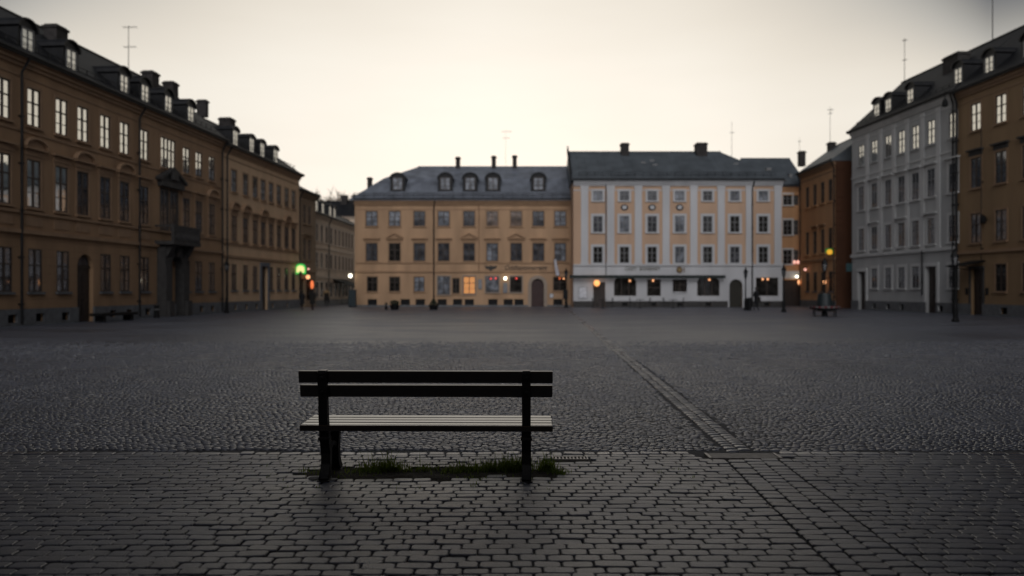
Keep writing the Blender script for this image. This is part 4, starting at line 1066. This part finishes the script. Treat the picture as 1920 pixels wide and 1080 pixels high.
person(gx(612, 74.5), 74.5, 1.75, 0.2, 'person with tan shoulders walking alone in the side street mouth', CLOTH2, shoulder=TAN)
p4 = person(gx(1418, 59.5), 59.5, 1.72, 1.9, 'person in black walking past the corner shop window', CLOTH, stride=0.28)
t = thing('shoulder_bag', 'black bag carried at the side of the walker by the corner shop', 'bag', (gx(1422, 59.4), 59.35, 0.62))
b = MB(); b.bev(-0.14, 0.14, -0.06, 0.06, 0, 0.34, 0.03); b.build('body', CLOTH2, t)
b = MB(); b.tube([(-0.1, 0, 0.33), (-0.1, 0, 0.7), (-0.02, 0, 0.8), (0.06, 0, 0.7), (0.1, 0, 0.33)], 0.012, 5); b.build('strap', CLOTH2, t)

# ------------------------------------------------------------------ ground
def stone_material(name, base, rough, bumpy=0.35, bsc=55, spec=0.5, spread=0.5):
    m = bpy.data.materials.new(name); nt, N, L, B = nodes_of(m)
    at_ = N.new('ShaderNodeAttribute'); at_.attribute_name = 'tone'
    geo = N.new('ShaderNodeTexCoord')
    no = N.new('ShaderNodeTexNoise'); no.inputs['Scale'].default_value = bsc; no.inputs['Detail'].default_value = 5; L.new(geo.outputs['Object'], no.inputs['Vector'])
    n2 = N.new('ShaderNodeTexNoise'); n2.inputs['Scale'].default_value = 0.5; n2.inputs['Detail'].default_value = 5; L.new(geo.outputs['Object'], n2.inputs['Vector'])
    cr = N.new('ShaderNodeValToRGB'); e = cr.color_ramp.elements
    e[0].color = (*[c*(1-spread) for c in base], 1); e[1].color = (*[c*(1+spread) for c in base], 1)
    e.new(0.97).color = (*[c*(1+spread) for c in base], 1); e[-1].position = 1.0; e[-1].color = (*[min(.5, c*6) for c in base], 1)
    L.new(at_.outputs['Fac'], cr.inputs['Fac'])
    mx = N.new('ShaderNodeMix'); mx.data_type = 'RGBA'; mx.blend_type = 'MULTIPLY'; mx.inputs['Factor'].default_value = 0.6
    c2 = N.new('ShaderNodeValToRGB'); c2.color_ramp.elements[0].position = .3; c2.color_ramp.elements[0].color = (.55, .55, .56, 1); c2.color_ramp.elements[1].position = .7; c2.color_ramp.elements[1].color = (1.2, 1.18, 1.15, 1)
    ad = N.new('ShaderNodeMath'); ad.operation = 'ADD'; L.new(no.outputs['Fac'], ad.inputs[0]); L.new(n2.outputs['Fac'], ad.inputs[1])
    hf = N.new('ShaderNodeMath'); hf.operation = 'MULTIPLY'; hf.inputs[1].default_value = .5; L.new(ad.outputs[0], hf.inputs[0]); L.new(hf.outputs[0], c2.inputs['Fac'])
    L.new(cr.outputs['Color'], mx.inputs['A']); L.new(c2.outputs['Color'], mx.inputs['B']); L.new(mx.outputs['Result'], B.inputs['Base Color'])
    rr = N.new('ShaderNodeMapRange'); rr.inputs['From Min'].default_value = .3; rr.inputs['From Max'].default_value = .7; rr.inputs['To Min'].default_value = rough-.12; rr.inputs['To Max'].default_value = rough+.12
    L.new(n2.outputs['Fac'], rr.inputs['Value']); L.new(rr.outputs['Result'], B.inputs['Roughness'])
    B.inputs['Specular IOR Level'].default_value = spec
    bp = N.new('ShaderNodeBump'); bp.inputs['Strength'].default_value = bumpy; bp.inputs['Distance'].default_value = 0.01
    L.new(no.outputs['Fac'], bp.inputs['Height']); L.new(bp.outputs['Normal'], B.inputs['Normal'])
    return m
SETT = stone_material('granite_sett', (0.080, 0.087, 0.112), 0.35, 0.55, 110, spec=1.0, spread=0.25)
COBB = stone_material('granite_cobble', (0.095, 0.102, 0.128), 0.28, 0.35, 60, spec=1.0, spread=0.4)
SLAB = stone_material('granite_slab', (0.088, 0.092, 0.105), 0.34, 0.3, 50, spec=1.0, spread=0.25)

GRIT = mat('joint_grit', (0.042, 0.041, 0.04), 0.95, var=0.4, scale=30, bump=0.6, bscale=90)
FAR = bpy.data.materials.new('far_cobbles'); nt, N, L, B = nodes_of(FAR)
tc = N.new('ShaderNodeTexCoord'); vo = N.new('ShaderNodeTexVoronoi'); vo.inputs['Scale'].default_value = 11.0; vo.inputs['Randomness'].default_value = .7
L.new(tc.outputs['Object'], vo.inputs['Vector'])
n2 = N.new('ShaderNodeTexNoise'); n2.inputs['Scale'].default_value = 0.45; n2.inputs['Detail'].default_value = 6
mpp = N.new('ShaderNodeMapping'); mpp.inputs['Scale'].default_value = (0.5, 1.2, 1); L.new(tc.outputs['Object'], mpp.inputs['Vector']); L.new(mpp.outputs['Vector'], n2.inputs['Vector'])
cr = N.new('ShaderNodeValToRGB'); cr.color_ramp.elements[0].position = .3; cr.color_ramp.elements[1].position = .7
cr.color_ramp.elements[0].color = (.058, .063, .08, 1); cr.color_ramp.elements[1].color = (.10, .108, .136, 1)
L.new(n2.outputs['Fac'], cr.inputs['Fac']); L.new(cr.outputs['Color'], B.inputs['Base Color'])
rr = N.new('ShaderNodeMapRange'); rr.inputs['From Min'].default_value = .3; rr.inputs['From Max'].default_value = .7; rr.inputs['To Min'].default_value = .30; rr.inputs['To Max'].default_value = .52
L.new(n2.outputs['Fac'], rr.inputs['Value']); L.new(rr.outputs['Result'], B.inputs['Roughness'])
bp = N.new('ShaderNodeBump'); bp.inputs['Strength'].default_value = 1.0; bp.inputs['Distance'].default_value = .035; bp.invert = True
L.new(vo.outputs['Distance'], bp.inputs['Height']); L.new(bp.outputs['Normal'], B.inputs['Normal'])
B.inputs['Specular IOR Level'].default_value = 1.0
FAR_MAT = FAR

b = MB(); b.add([(-300, -150, 0), (300, -150, 0), (300, 400, 0), (-300, 400, 0)], [(0, 1, 2, 3)])
tag(b.build('ground', FAR_MAT), None, None, None, 'structure')

def stones(name, cx, cy, hw, hh, rot, z, mt, tilt=0.02, rings=True, ch=0.25, inset=0.012, tone=None, dome=0.006, smooth=True):
    """many rounded stones as one paving mesh (numpy)"""
    n = len(cx); k = 8
    c = ch
    base = np.array([(-1+c, -1), (1-c, -1), (1, -1+c), (1, 1-c), (1-c, 1), (-1+c, 1), (-1, 1-c), (-1, -1+c)])
    P = base[None] * np.stack([hw, hh], 1)[:, None, :]
    P = P + rng.normal(0, 1, P.shape) * (np.minimum(hw, hh)*0.035)[:, None, None]
    co, si = np.cos(rot)[:, None], np.sin(rot)[:, None]
    def place(Q, zz):
        tx, ty = rng_t
        X = cx[:, None] + Q[..., 0]*co - Q[..., 1]*si; Y = cy[:, None] + Q[..., 0]*si + Q[..., 1]*co
        Z = z[:, None] + zz + Q[..., 0]*tx + Q[..., 1]*ty
        return np.stack([X, Y, Z], -1)
    rng_t = (rng.normal(0, 1, (n, 1))*tilt, rng.normal(0, 1, (n, 1))*tilt)
    ins = 1 - inset/np.maximum(hw, hh); ins2 = 1 - inset/np.minimum(hw, hh)
    sh = np.stack([1-inset/hw, 1-inset/hh], 1)[:, None, :]
    V = [place(P, -0.035), place(P, -inset*0.9), place(P*sh, 0.0)]
    cen_ = place(np.zeros((n, 1, 2)), dome)
    V = np.concatenate(V + [cen_], 1)          # n, 25, 3
    idx = np.arange(n)[:, None]*25
    quads = []
    for r_ in range(2):
        for i in range(k): quads.append([r_*k+i, r_*k+(i+1) % k, (r_+1)*k+(i+1) % k, (r_+1)*k+i])
    tris = [[2*k+i, 2*k+(i+1) % k, 24] for i in range(k)]
    Q = (np.array(quads)[None] + idx[:, :, None]).reshape(n, -1); T = (np.array(tris)[None] + idx[:, :, None]).reshape(n, -1)
    loops = np.concatenate([Q, T], 1).ravel()
    tot = np.tile(np.array([4]*16 + [3]*8), n); start = np.concatenate([[0], np.cumsum(tot)[:-1]])
    me = bpy.data.meshes.new(name)
    me.vertices.add(n*25); me.vertices.foreach_set('co', V.ravel().astype(np.float32))
    me.loops.add(len(loops)); me.loops.foreach_set('vertex_index', loops.astype(np.int32))
    me.polygons.add(len(tot)); me.polygons.foreach_set('loop_start', start.astype(np.int32)); me.polygons.foreach_set('loop_total', tot.astype(np.int32))
    me.polygons.foreach_set('use_smooth', np.full(len(tot), smooth))
    me.update(calc_edges=True)
    a = me.attributes.new('tone', 'FLOAT', 'POINT')
    tv = rng.random(n)*0.94 if tone is None else tone
    a.data.foreach_set('value', np.repeat(tv, 25).astype(np.float32))
    me.materials.append(mt)
    return tag(link(name, me), None, None, None, 'structure')

# grit bed under the modelled stones
b = MB(); b.add([(-9.5, 0.6, .007), (9.5, 0.6, .007), (9.5, 7.4, .007), (-9.5, 7.4, .007)], [(0,1,2,3)])
b.add([(-9.5, 7.4, .010), (9.5, 7.4, .010), (15, 17.5, .006), (-15, 17.5, .006)], [(0,1,2,3)], 1)
tag(b.build('paving_bed', [GRIT, mat('square_grit', (0.065, 0.065, 0.068), .9, var=.4, scale=20, bump=.6, bscale=90)]), None, None, None, 'structure')

def soil_f(x, y):   # worn earth under the bench where the setts are missing; below 1 inside
    return ((x+.66)/1.1)**4 + ((y-6.68+.02*np.sin(x*5))/(.20+.035*np.sin(x*9)+.03*np.sin(x*23+1)))**2
def soil(x, y): return soil_f(x, y) < 1.0
# foreground setts
cx, cy, hw, hh = [], [], [], []
import bisect
prev = []
y = 0.7; row = 0
while y < 7.32:
    cur = []
    rh = 0.1*random.uniform(.94, 1.06); lx = 1.76 + 0.056*(y+rh/2)
    for a, b_ in ((-9.4 - random.uniform(0, .15), lx-.243), (lx+.243, 9.4)):
        x = a
        while x < b_ - .02:
            w = random.choice((.12, .14, .15, .16, .17, .19)) * random.uniform(.93, 1.07)
            for shift in (0, .035, -.03, .05):     # masons break the joints from row to row
                k = bisect.bisect(prev, x+w+shift-.026)
                if k >= len(prev) or prev[k] > x+w+shift+.026: w += shift; break
            if b_ - (x+w) < .09: w = min(b_ - x, .24)
            cur.append(x+w)
            cx.append(x+w/2); cy.append(y+rh/2+0.006*math.sin(x*2.1+row*.7)); hw.append(w/2-.0040); hh.append(rh/2-.0038)
            x += w
    y += rh; row += 1; prev = cur
cx, cy, hw, hh = map(np.array, (cx, cy, hw, hh))
keep = ~soil(cx, cy) & ~((np.abs(cx-0.525) < .20) & (np.abs(cy-7.22) < .075)) & ~((np.abs(cx-2.12) < .40) & (cy > 7.23))
cy = cy + 0.015*np.sin(cx*.9) + 0.008*np.sin(cx*2.7+1.3)
cx, cy, hw, hh = cx[keep], cy[keep], hw[keep], hh[keep]
n = len(cx)
stones('front_paving', cx, cy, hw, hh, rng.normal(0, .015, n), 0.022 + rng.normal(0, .0022, n), SETT, tilt=.014, inset=.006, dome=.0012, ch=.24, smooth=False)
# diagonal strip through the setts
cx, cy, hw, hh, rt = [], [], [], [], []
ang = math.atan2(1, 0.056)
y = 0.8
while y < 7.2:
    ln = random.uniform(.098, .118)
    for k in (-1, 0, 1):
        off = k*0.157; xx = 1.76+0.056*(y+ln/2)+off
        cx.append(xx); cy.append(y+ln/2+k*.035); hw.append(ln/2-.0046); hh.append(0.0785-.0048); rt.append(ang)
    y += ln
cx, cy, hw, hh, rt = map(np.array, (cx, cy, hw, hh, rt)); n = len(cx)
stones('paving_strip', cx, cy, hw, hh, rt, .022+rng.normal(0, .0022, n), SETT, tilt=.014, inset=.006, dome=.0012, ch=.24, smooth=False)
# row of kerb stones along the line where the paving changes
cx, hw = [], []
x = -9.4
while x < 9.4:
    w = random.uniform(.11, .2); cx.append(x+w/2); hw.append(w/2-.008); x += w
cx = np.array(cx); hw = np.array(hw); n = len(cx)
k_ = np.abs(cx-2.12) > .40
yk = 7.475 + 0.015*np.sin(cx*.8)
stones('kerb_course', cx[k_], yk[k_], hw[k_], np.full(k_.sum(), .055), rng.normal(0, .015, k_.sum()), .023+rng.normal(0, .003, k_.sum()), COBB, tilt=.02, inset=.007, dome=.001, smooth=False)
# small cobbles of the square
cx, cy, hw, hh = [], [], [], []
y = 7.56; row = 0
while y < 24:
    rh = random.uniform(.06, .07); lim = 9.3 + (y-7.4)*.588
    m_ = int(2*lim/.075)
    xs = -lim + np.cumsum(rng.uniform(.062, .092, m_+60)); xs = xs[xs < lim]
    w = np.diff(np.concatenate([[-lim], xs]))
    xc = xs - w/2
    cx.append(xc); cy.append(y+rh/2 + .10*np.abs(np.sin(PI*xc/1.5+.6)) + rng.normal(0, .010, len(xc))); hw.append(w/2-.0034); hh.append(np.full(len(xc), rh/2-.0032))
    y += rh; row += 1
cx, cy, hw, hh = map(np.concatenate, (cx, cy, hw, hh))
keep = (np.abs(cx-(1.85+.041*cy)) > .165) & (cy > 7.58) & (rng.random(len(cx)) > (cy-16.5)/8.5)
cx, cy, hw, hh = cx[keep], cy[keep], hw[keep], hh[keep]; n = len(cx)
rot = np.arctan(.10*PI/1.5*np.cos(PI*cx/1.5+.6)*np.sign(np.sin(PI*cx/1.5+.6)))
fl = np.clip((25-cy)/12, 0, 1)
tone = rng.random(n)*.93; tone[rng.random(n) < .003] = 1.0
stones('square_cobbles', cx, cy, hw, hh, rot + rng.normal(0, .12, n), .005+.017*fl+fl*rng.normal(0, .0028, n)+fl*.01*np.sin(cx*.7)*np.sin(cy*.5), COBB, tilt=(.008+.03*fl)[:, None], inset=.0075, ch=.4, tone=tone, dome=.002)
# slab strip crossing the square
cx, cy, hw, hh = [], [], [], []
y = 7.6
while y < 62:
    ln = random.uniform(.1, .15) if y < 30 else random.uniform(.6, .9)
    for k in (-.5, .5): cx.append(1.85+.041*(y+ln/2)+k*.13); cy.append(y+ln/2+k*.07); hw.append(ln/2-.006); hh.append(.059)
    y += ln
cx, cy, hw, hh = map(np.array, (cx, cy, hw, hh)); n = len(cx)
stones('slab_strip', cx, cy, hw, hh, np.full(n, math.atan2(1, .041)), .012+.01*np.clip((25-cy)/12, 0, 1)+rng.normal(0, .002, n), COBB, tilt=.034, inset=.009, tone=rng.random(n)*.35)

# soil and grass under the bench
SOIL = mat('dark_soil', (0.022, 0.018, 0.012), 0.95, var=0.5, scale=12, bump=0.8, bscale=50)
b = MB(); nx_, ny_ = 90, 26; vs = []
for j in range(ny_+1):
    for i in range(nx_+1):
        x = -1.95+2.6*i/nx_; y = 6.36+.64*j/ny_
        e = max(-1.0, min(1, 1.6*(1.15 - soil_f(x, y))))
        vs.append((x, y, .006 + (.016+.008*random.random())*e))
b.add(vs, [(j*(nx_+1)+i, j*(nx_+1)+i+1, (j+1)*(nx_+1)+i+1, (j+1)*(nx_+1)+i) for j in range(ny_) for i in range(nx_)])
tag(b.build('soil', SOIL, smooth=True), None, None, None, 'structure')
GRASS = mat('grass_blade', (0.10, 0.15, 0.022), 0.6, var=0.45, scale=5)
nt, N, L = GRASS.node_tree, GRASS.node_tree.nodes, GRASS.node_tree.links
tr_ = N.new('ShaderNodeBsdfTranslucent'); tr_.inputs['Color'].default_value = (.22, .30, .035, 1)
mx = N.new('ShaderNodeMixShader'); mx.inputs[0].default_value = .5
L.new(N['Principled BSDF'].outputs[0], mx.inputs[1]); L.new(tr_.outputs[0], mx.inputs[2]); L.new(mx.outputs[0], N['Material Output'].inputs['Surface'])
clumps = [(570, 889, .09, .05, 60, .05), (600, 893, .1, .05, 40, .04), (690, 890, .14, .06, 260, .06), (725, 886, .14, .06, 520, .10), (765, 888, .13, .06, 130, .06), (805, 886, .10, .05, 110, .05),
          (850, 890, .13, .06, 260, .06), (880, 887, .1, .05, 240, .07), (925, 887, .14, .06, 460, .085), (960, 884, .12, .05, 520, .10), (982, 886, .06, .06, 200, .10), (1028, 886, .07, .05, 420, .10), (1048, 892, .07, .04, 120, .05), (660, 898, .2, .04, 60, .03), (900, 900, .3, .05, 90, .025)]
for k in range(70):   # weeds straggling along the joints
    clumps.append((random.gauss(800, 210), random.uniform(872, 925), .03, .01, random.randint(2, 9), random.uniform(.012, .035)))
vs, fs = [], []
for px_, py_, sx, sy, cnt, hh_ in clumps:
    d = CAMH*F/(py_-HY); x0 = gx(px_, d)
    for i in range(int(cnt*.8)):
        x = x0 + random.gauss(0, sx*.6); y = d + random.gauss(0, sy)*.9
        if sy > .02 and soil_f(x, y) > 1.25: continue
        h = hh_*random.uniform(.35, 1.3)*(1.6 if random.random() < .12 else 1); a = random.uniform(0, 2*PI); w = random.uniform(.002, .0042); ln = h*random.uniform(.1, 1.1)
        dx, dy = math.cos(a), math.sin(a); p = Vector((x, y, .012)); sd = Vector((-dy, dx, 0))*w
        k = len(vs)
        m1 = p + Vector((dx*ln*.35, dy*ln*.35, h*.6)); tip = p + Vector((dx*ln, dy*ln, h))
        vs += [p-sd, p+sd, m1+sd*.8, m1-sd*.8, tip]; fs += [(k, k+1, k+2, k+3), (k+3, k+2, k+4)]
b = MB(); b.add(vs, fs); tag(b.build('grass', GRASS), 'low green grass tufts growing in the soil under the bench', 'grass', None, 'stuff')
for px_, py_, r_, col, l_ in ((645, 881, .035, .45, 'flat white pebble by the front left bench foot'), (590, 903, .04, .16, 'grey rounded pebble left of the rear left bench foot'), (626, 905, .025, .16, 'small grey pebble right of the rear left bench foot')):
    d = CAMH*F/(py_-HY); b = MB(); b.ball((0, 0, 0), r_, 10, 7, 0, .45 if col < .3 else .2)
    b.v = [(x*(1.3+.2*math.sin(y*90)), y*.8, z) for x, y, z in b.v]
    tag(b.build('pebble', mat('pebble_%d' % int(col*100), (col, col*.98, col*.95), .7, var=.2, scale=30), None, (gx(px_, d), d, .026), True), l_, 'pebble')

# drain grate and access cover
t = thing('drain_grate', 'small slotted metal drain grate at the paving edge beside the bench', 'drain', (0.525, 7.22, .012))
GALV = mat('worn_galvanised_steel', (0.26, .25, .24), .42, metal=.7, var=.3, scale=20)
b = MB(); b.box(-.16, .16, -.06, -.048, 0, .022); b.box(-.16, .16, .048, .06, 0, .022); b.box(-.16, -.148, -.048, .048, 0, .022); b.box(.148, .16, -.048, .048, 0, .022); b.build('rim', GALV, t)
b = MB()
for k in range(9): x = -.128+.032*k; b.box(x-.007, x+.007, -.048, .048, .004, .02)
b.build('grate', GALV, t)
t = thing('access_cover', 'flat rectangular access cover with pale metal ends where the slab strip meets the setts', 'access cover', (2.12, 7.35, .006))
b = MB(); b.bev(-.3, .3, -.11, .11, 0, .02, .004); b.build('plate', mat('worn_iron_plate', (.11, .10, .095), .5, var=.4, scale=14, bump=.5, bscale=40), t)
for sg in (-1, 1): b = MB(); b.bev(sg*.318-.014, sg*.318+.014, -.11, .11, 0, .024, .004); b.build('rim', GALV, t)

# ------------------------------------------------------------------ the bench
WOODB = bpy.data.materials.new('dark_varnished_wood'); nt, N, L, B = nodes_of(WOODB)
tc = N.new('ShaderNodeTexCoord'); mp = N.new('ShaderNodeMapping'); mp.inputs['Scale'].default_value = (1.2, 22, 22); L.new(tc.outputs['Object'], mp.inputs['Vector'])
no = N.new('ShaderNodeTexNoise'); no.inputs['Scale'].default_value = 3; no.inputs['Detail'].default_value = 8; L.new(mp.outputs['Vector'], no.inputs['Vector'])
cr = N.new('ShaderNodeValToRGB'); cr.color_ramp.elements[0].color = (.006, .005, .0045, 1); cr.color_ramp.elements[1].color = (.018, .014, .012, 1); L.new(no.outputs['Fac'], cr.inputs['Fac']); L.new(cr.outputs['Color'], B.inputs['Base Color'])
B.inputs['Roughness'].default_value = .17; B.inputs['Specular IOR Level'].default_value = 1.0
bp = N.new('ShaderNodeBump'); bp.inputs['Strength'].default_value = .14; bp.inputs['Distance'].default_value = .004; L.new(no.outputs['Fac'], bp.inputs['Height']); L.new(bp.outputs['Normal'], B.inputs['Normal'])

bench = thing('park_bench', 'dark wooden park bench seen from behind, alone on the cobbled square', 'bench', (-0.69, 6.42, 0.018), -0.018)
XL, XR = -1.005, 1.015
seat0 = .427
def board(name, x0, x1, y0, y1, z0, z1, rot=0):
    yc, zc = (y0+y1)/2, (z0+z1)/2
    b = MB(); b.bev(x0, x1, y0-yc, y1-yc, z0-zc, z1-zc, .007); o = b.build(name, WOODB, bench, (0, yc, zc)); o.rotation_euler = (rot, 0, 0); return o
sw_, gp = .078, .012
for k in range(4):
    y0 = -.025 + k*(sw_+gp); zz = [-.004, .002, .0075, .014][k]; board('seat_slat', XL+.004*k, XR-.003*(k % 2), y0, y0+sw_, seat0+zz, seat0+.030+zz, [.03, .06, .065, .07][k])
board('seat_rail', XL+.002, XR, -.066, -.029, .404, .452)
lean = .16
board('back_slat', XL, XR-.002, -.045, -.010, .675, .772, lean)
board('back_slat', XL-.006, XR, -.065, -.030, .789, .886, lean)
def frame_part(name, x, poly, th=.062, parent=None):
    b = MB(); b.prism(poly, 'x', -th/2, th/2)
    bm = bmesh.new(); me = b.mesh(name, IRON); bm.from_mesh(me); bmesh.ops.bevel(bm, geom=[e for e in bm.edges], offset=.005, segments=1, affect='EDGES'); bm.to_mesh(me); bm.free()
    return link(name, me, parent or bench, (x, 0, 0))
def ribbon(pts, ws):
    L_, R_ = [], []
    for i, p in enumerate(pts):
        a = Vector(pts[max(0, i-1)]); c = Vector(pts[min(len(pts)-1, i+1)]); d = (c-a).normalized(); nn = Vector((-d.y, d.x)); w = ws[i]/2
        L_.append(tuple(Vector(p)+nn*w)); R_.append(tuple(Vector(p)-nn*w))
    return L_ + R_[::-1]
for x in (-.812, .805):
    fr_ = frame_part('upright', x, ribbon([(-.02, .40), (-.045, .5), (-.055, .62), (-.075, .75), (-.095, .875)], [.06, .055, .05, .045, .04]), .07)
    b = MB(); b.bev(-.03, .03, -.118, -.02, .868, .893, .005); b.build('top_plate', mat('worn_bracket_steel', (.03, .03, .033), .35, metal=.3, var=.3, scale=30), fr_, (0, 0, 0))
    for zz in (.72, .835): b = MB(); b.ball((0, -.10-(zz-.72)*.16, zz), .014, 10, 6); b.build('bolt', IRON, fr_)
    frame_part('leg', x, ribbon([(-.02, .42), (.0, .33), (.045, .22), (.04, .12), (.0, .04), (-.02, 0)], [.065, .06, .06, .055, .065, .10]), .075)
    frame_part('leg', x, ribbon([(.35, .42), (.36, .33), (.325, .22), (.335, .12), (.385, .04), (.41, 0)], [.065, .06, .06, .055, .065, .10]), .072)
    frame_part('seat_bearer', x, ribbon([(-.05, .402), (.1, .405), (.25, .41), (.36, .418)], [.04, .045, .045, .04]), .06)
    frame_part('brace', x, ribbon([(.03, .22), (.18, .27), (.335, .22)], [.035, .03, .035]), .05)
    b = MB(); b.bev(-.045, .045, -.06, .03, .33, .352, .006); b.build('collar', IRON, bench, (x, 0, 0))
    for yy in (-.02, .40): b = MB(); b.bev(-.05, .05, yy-.06, yy+.06, -.012, .012, .005); b.build('foot', IRON, bench, (x, 0, 0))

# ------------------------------------------------------------------ world, sun, camera
AZ0, REAR, AMB = 1.8, 2.15, (.028, .031, .041)
W = bpy.data.worlds.new('World'); scene.world = W; W.use_nodes = True
nt = W.node_tree; N, L = nt.nodes, nt.links; N.clear()
out = N.new('ShaderNodeOutputWorld'); bg = N.new('ShaderNodeBackground')
sky = N.new('ShaderNodeTexSky'); sky.sky_type = 'NISHITA'; sky.sun_disc = False; sky.sun_elevation = R(2.0); sky.sun_rotation = R(0); sky.air_density = 1.0; sky.dust_density = 4.0; sky.altitude = 0
tc = N.new('ShaderNodeTexCoord')
def M(op, a, b=None, c=None, clamp=False):
    n = N.new('ShaderNodeMath'); n.operation = op; n.use_clamp = clamp
    for k, v in enumerate((a, b, c)):
        if v is None: continue
        if isinstance(v, (int, float)): n.inputs[k].default_value = v
        else: L.new(v, n.inputs[k])
    return n.outputs[0]
nrm = N.new('ShaderNodeVectorMath'); nrm.operation = 'NORMALIZE'; L.new(tc.outputs['Generated'], nrm.inputs[0])
sp = N.new('ShaderNodeSeparateXYZ'); L.new(nrm.outputs[0], sp.inputs[0])
DEG = 180/PI
az = M('ABSOLUTE', M('ADD', M('MULTIPLY', M('ARCTAN2', sp.outputs['X'], sp.outputs['Y']), DEG), AZ0))
elv = M('MULTIPLY', M('ARCSINE', sp.outputs['Z']), DEG)
# evening glow: high over the sunset point, thinning to a low band along the horizon at its sides
sig = M('MAXIMUM', M('SUBTRACT', 33.0, M('MULTIPLY', az, 0.86)), 5.0)
q = M('DIVIDE', M('MAXIMUM', M('SUBTRACT', elv, 11.0), 0.0), sig)
g_el = M('EXPONENT', M('MULTIPLY', M('MULTIPLY', q, q), -1.0))
def ramp_of(fac, stops):
    r = N.new('ShaderNodeValToRGB'); r.color_ramp.interpolation = 'EASE'; el = r.color_ramp.elements
    while len(el) > 1: el.remove(el[-1])
    for i, (a, c) in enumerate(stops):
        e = el[0] if i == 0 else el.new(a); e.position = a; e.color = (*c, 1)
    L.new(fac, r.inputs['Fac']); return r.outputs['Color']
h_az = ramp_of(M('DIVIDE', az, 180.0), [(a/180, (c, c, c)) for a, c in ((0, .93), (12, .90), (25, .81), (40, .74), (62, .6), (85, .08), (100, 0))])
cl = N.new('ShaderNodeTexNoise'); cl.inputs['Scale'].default_value = 2.2; cl.inputs['Detail'].default_value = 5
cm = N.new('ShaderNodeMapping'); cm.inputs['Scale'].default_value = (1, 1, 5); L.new(nrm.outputs[0], cm.inputs['Vector']); L.new(cm.outputs['Vector'], cl.inputs['Vector'])
veil = M('ADD', M('MULTIPLY', M('SUBTRACT', cl.outputs['Fac'], .5), .16), 1.0)   # thin high cloud
glow = M('MULTIPLY', M('MULTIPLY', g_el, h_az), veil)
tint = ramp_of(glow, [(0.0, (.90, .95, 1.0)), (.3, (1, .965, .87)), (.7, (1.0, .925, .795)), (1.0, (1.0, .965, .87))])
gm = N.new('ShaderNodeVectorMath'); gm.operation = 'SCALE'; L.new(tint, gm.inputs[0]); L.new(glow, gm.inputs['Scale'])
# bright sky lobe added behind the viewer to light the far facades
rd = Vector((0, -.88, .47)).normalized()
dt = N.new('ShaderNodeVectorMath'); dt.operation = 'DOT_PRODUCT'; L.new(nrm.outputs[0], dt.inputs[0]); dt.inputs[1].default_value = rd
rear_c = ramp_of(M('DIVIDE', M('ARCCOSINE', dt.outputs['Value']), PI), [(0, (REAR*.97, REAR*.97, REAR)), (20/180, (REAR*.93, REAR*.93, REAR*.96)), (40/180, (0, 0, 0))])
a1 = N.new('ShaderNodeVectorMath'); a1.operation = 'ADD'; L.new(gm.outputs[0], a1.inputs[0]); L.new(rear_c, a1.inputs[1])
a2 = N.new('ShaderNodeVectorMath'); a2.operation = 'ADD'; L.new(a1.outputs[0], a2.inputs[0]); a2.inputs[1].default_value = AMB
ramp_out = a2.outputs[0]
add = N.new('ShaderNodeMix'); add.data_type = 'RGBA'; add.blend_type = 'ADD'; add.inputs['Factor'].default_value = 0.012
L.new(ramp_out, add.inputs['A']); L.new(sky.outputs['Color'], add.inputs['B'])
L.new(add.outputs['Result'], bg.inputs['Color']); bg.inputs['Strength'].default_value = 1.0
L.new(bg.outputs[0], out.inputs['Surface'])

sd = bpy.data.lights.new('sun', 'SUN'); sd.energy = 0.3; sd.angle = R(3); sd.color = (1, .85, .65)
so = bpy.data.objects.new('sun', sd); COL.objects.link(so)
so.rotation_euler = Vector((0, -math.cos(R(2)), -math.sin(R(2)))).to_track_quat('-Z', 'Y').to_euler(); so.location = (0, 60, 40)

cd = bpy.data.cameras.new('camera'); co_ = bpy.data.objects.new('camera', cd); COL.objects.link(co_)
co_.location = (0, 0, CAMH); co_.rotation_euler = (PI/2, 0, 0)
cd.sensor_width = 36; cd.lens = 36*F/1920; cd.shift_y = (HY-540)/1920; cd.clip_end = 2000; cd.clip_start = .05
cd.dof.use_dof = True; cd.dof.focus_distance = 6.5; cd.dof.aperture_fstop = 1.2
scene.camera = co_

scene.view_settings.view_transform = 'Standard'; scene.view_settings.look = 'None'; scene.view_settings.exposure = 0; scene.view_settings.gamma = 1
scene.render.engine = 'CYCLES'
scene.cycles.use_denoising = True
scene.cycles.max_bounces = 6; scene.cycles.diffuse_bounces = 3; scene.cycles.glossy_bounces = 4
scene.cycles.sample_clamp_indirect = 4
